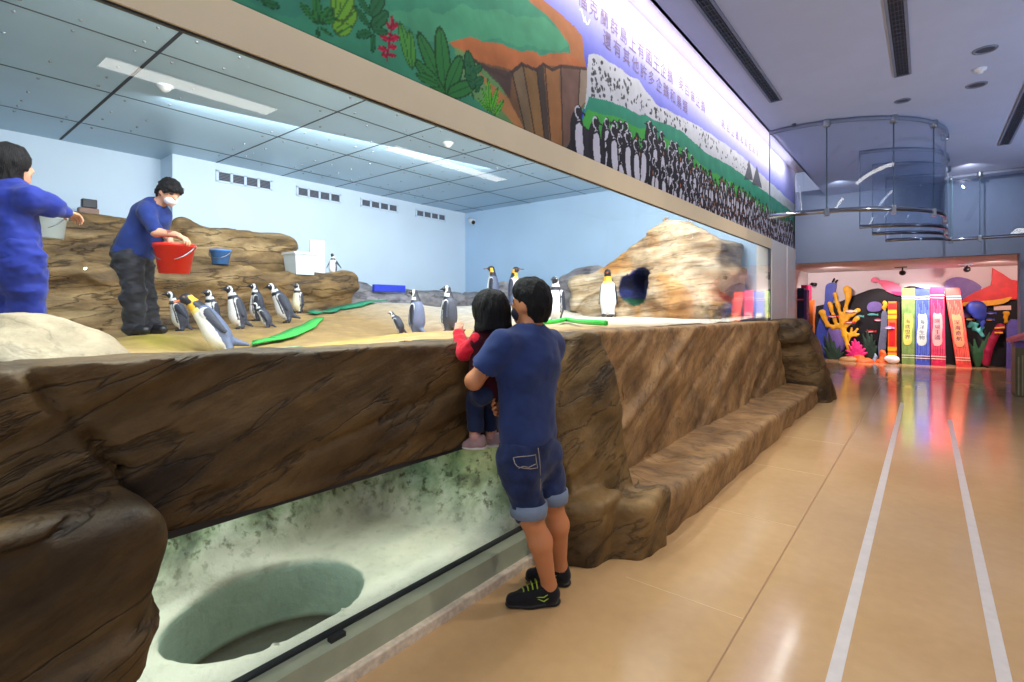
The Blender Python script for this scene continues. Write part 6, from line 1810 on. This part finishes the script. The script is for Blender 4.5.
# two books leaning along the left wall of the recess
for (x0, x1, y0, cover, cov2, Y, label) in ((797.0, 806.5, 288, 'navy', flatmat('book_violet', (112, 62, 150)), 15.6, 'tall navy and violet book at the far left wall, before the magenta one'), (801, 812.5, 285, 'crimson', flatmat('book_lit_orange', (246, 130, 50)), 16.2, 'tall magenta book with an orange lit edge at the far left wall')):
    a, b = on_y(x0, 360, Y), on_y(x1, 360, Y); top = on_y(x0, y0, Y)[2]
    e = empty('giant_book', ((a[0] + b[0]) / 2, Y, 0), label, 'book', 'tall books by the left wall of the recess')
    MB().box((a[0], Y, 0), (a[0] + (b[0] - a[0]) * 0.72, Y + 0.4, top), 0, 0.015).build('cover', D[cover] if cover == 'navy' else flatmat('book_magenta', (200, 30, 90)), e)
    MB().box((a[0] + (b[0] - a[0]) * 0.72, Y + 0.03, 0.02), (b[0], Y + 0.38, top - (0.05 if cover == 'navy' else 0.42))).build('page_block', cov2, e)  # orange on the magenta book is its lit edge, put into the colour
    for v in (0.12, 0.84): MB().box((a[0] + 0.01, Y - 0.01, top * v), (a[0] + (b[0] - a[0]) * 0.7, Y, top * v + 0.04)).build('band', D['pink'], e)
# kiosk at the right edge
kx, ky = 1.22, 12.55
e = empty('kiosk', (kx + 0.3, ky + 0.3, 0), 'exhibit stand with a sloping pink top and green leaves at the right edge', 'kiosk')
MB().box((kx, ky, 0.0), (kx + 0.62, ky + 0.6, 0.86), 0, 0.01).build('body', flatmat('kiosk_olive', (110, 104, 66)), e)
MB().prism([(kx - 0.06, ky - 0.06, 0.94), (kx + 0.72, ky - 0.06, 1.30), (kx + 0.72, ky - 0.06, 1.38), (kx - 0.06, ky - 0.06, 0.99)], (0, 0.72, 0)).build('sloping_top', flatmat('kiosk_pink', (232, 110, 120)), e)
MB().box((kx, ky, 0.86), (kx + 0.62, ky + 0.6, 0.95)).build('violet_band', flatmat('kiosk_violet', (126, 92, 170)), e)
lf = MB()
for (x, h_, w_) in ((0.34, 0.80, 0.10), (0.46, 0.86, 0.12), (0.56, 0.70, 0.08)):
    lf.prism([(kx + x, ky - 0.012, 0.02)] + [(kx + x + w_ * math.sin(a), ky - 0.012, 0.02 + h_ * (1 - math.cos(a)) / 2) for a in np.linspace(0.3, 2 * math.pi - 0.3, 14)], (0, 0.012, 0))
lf.build('leaf_relief', flatmat('kiosk_leaf', (86, 170, 50)), e)
sl = MB()
for k in range(5): sl.box((kx + 0.03 + 0.05 * k, ky - 0.008, 0.03), (kx + 0.05 + 0.05 * k, ky, 0.70 + 0.03 * (k % 2)))
sl.build('reed_relief', flatmat('kiosk_reed', (170, 158, 120)), e)
# ceiling spots over the display
for (px_, py_, lb) in ((902.5, 272.5, 'black ball spotlight under the recess ceiling above the green book'), (967, 269, 'black ball spotlight under the recess ceiling above the leaning book')):
    p = on_y(px_, py_, 17.2)
    e = empty('spotlight', (p[0], p[1], 2.64), lb, 'spotlight', 'ball spotlights over the reef display')
    MB().box((p[0] - 0.17, p[1] - 0.06, 2.615), (p[0] + 0.10, p[1] + 0.06, 2.64), 0, 0.006).build('mount_plate', M_ventgrey, e)
    MB().tube([(p[0], p[1], 2.62), (p[0], p[1], p[2] + 0.02)], 0.018, 8).build('stem', M_black, e, True)
    V, F = blob([ell((p[0], p[1], p[2] - 0.01), (0.075, 0.075, 0.07))], 0.008, 0.01)
    link('ball_housing', mesh_np('ball_housing', V, F), M_black, e)
p = on_y(813.5, 284, 18.2)
e = empty('security_camera', (p[0], 18.5, p[2]), 'small black camera on the far wall above the magenta book', 'camera')
MB().tube([(p[0], 18.5, p[2]), (p[0], 18.34, p[2])], 0.02, 8).build('arm', M_black, e, True)
MB().tube([(p[0] - 0.07, 18.30, p[2]), (p[0] + 0.07, 18.24, p[2] - 0.02)], 0.05, 12).build('housing', M_black, e, True)
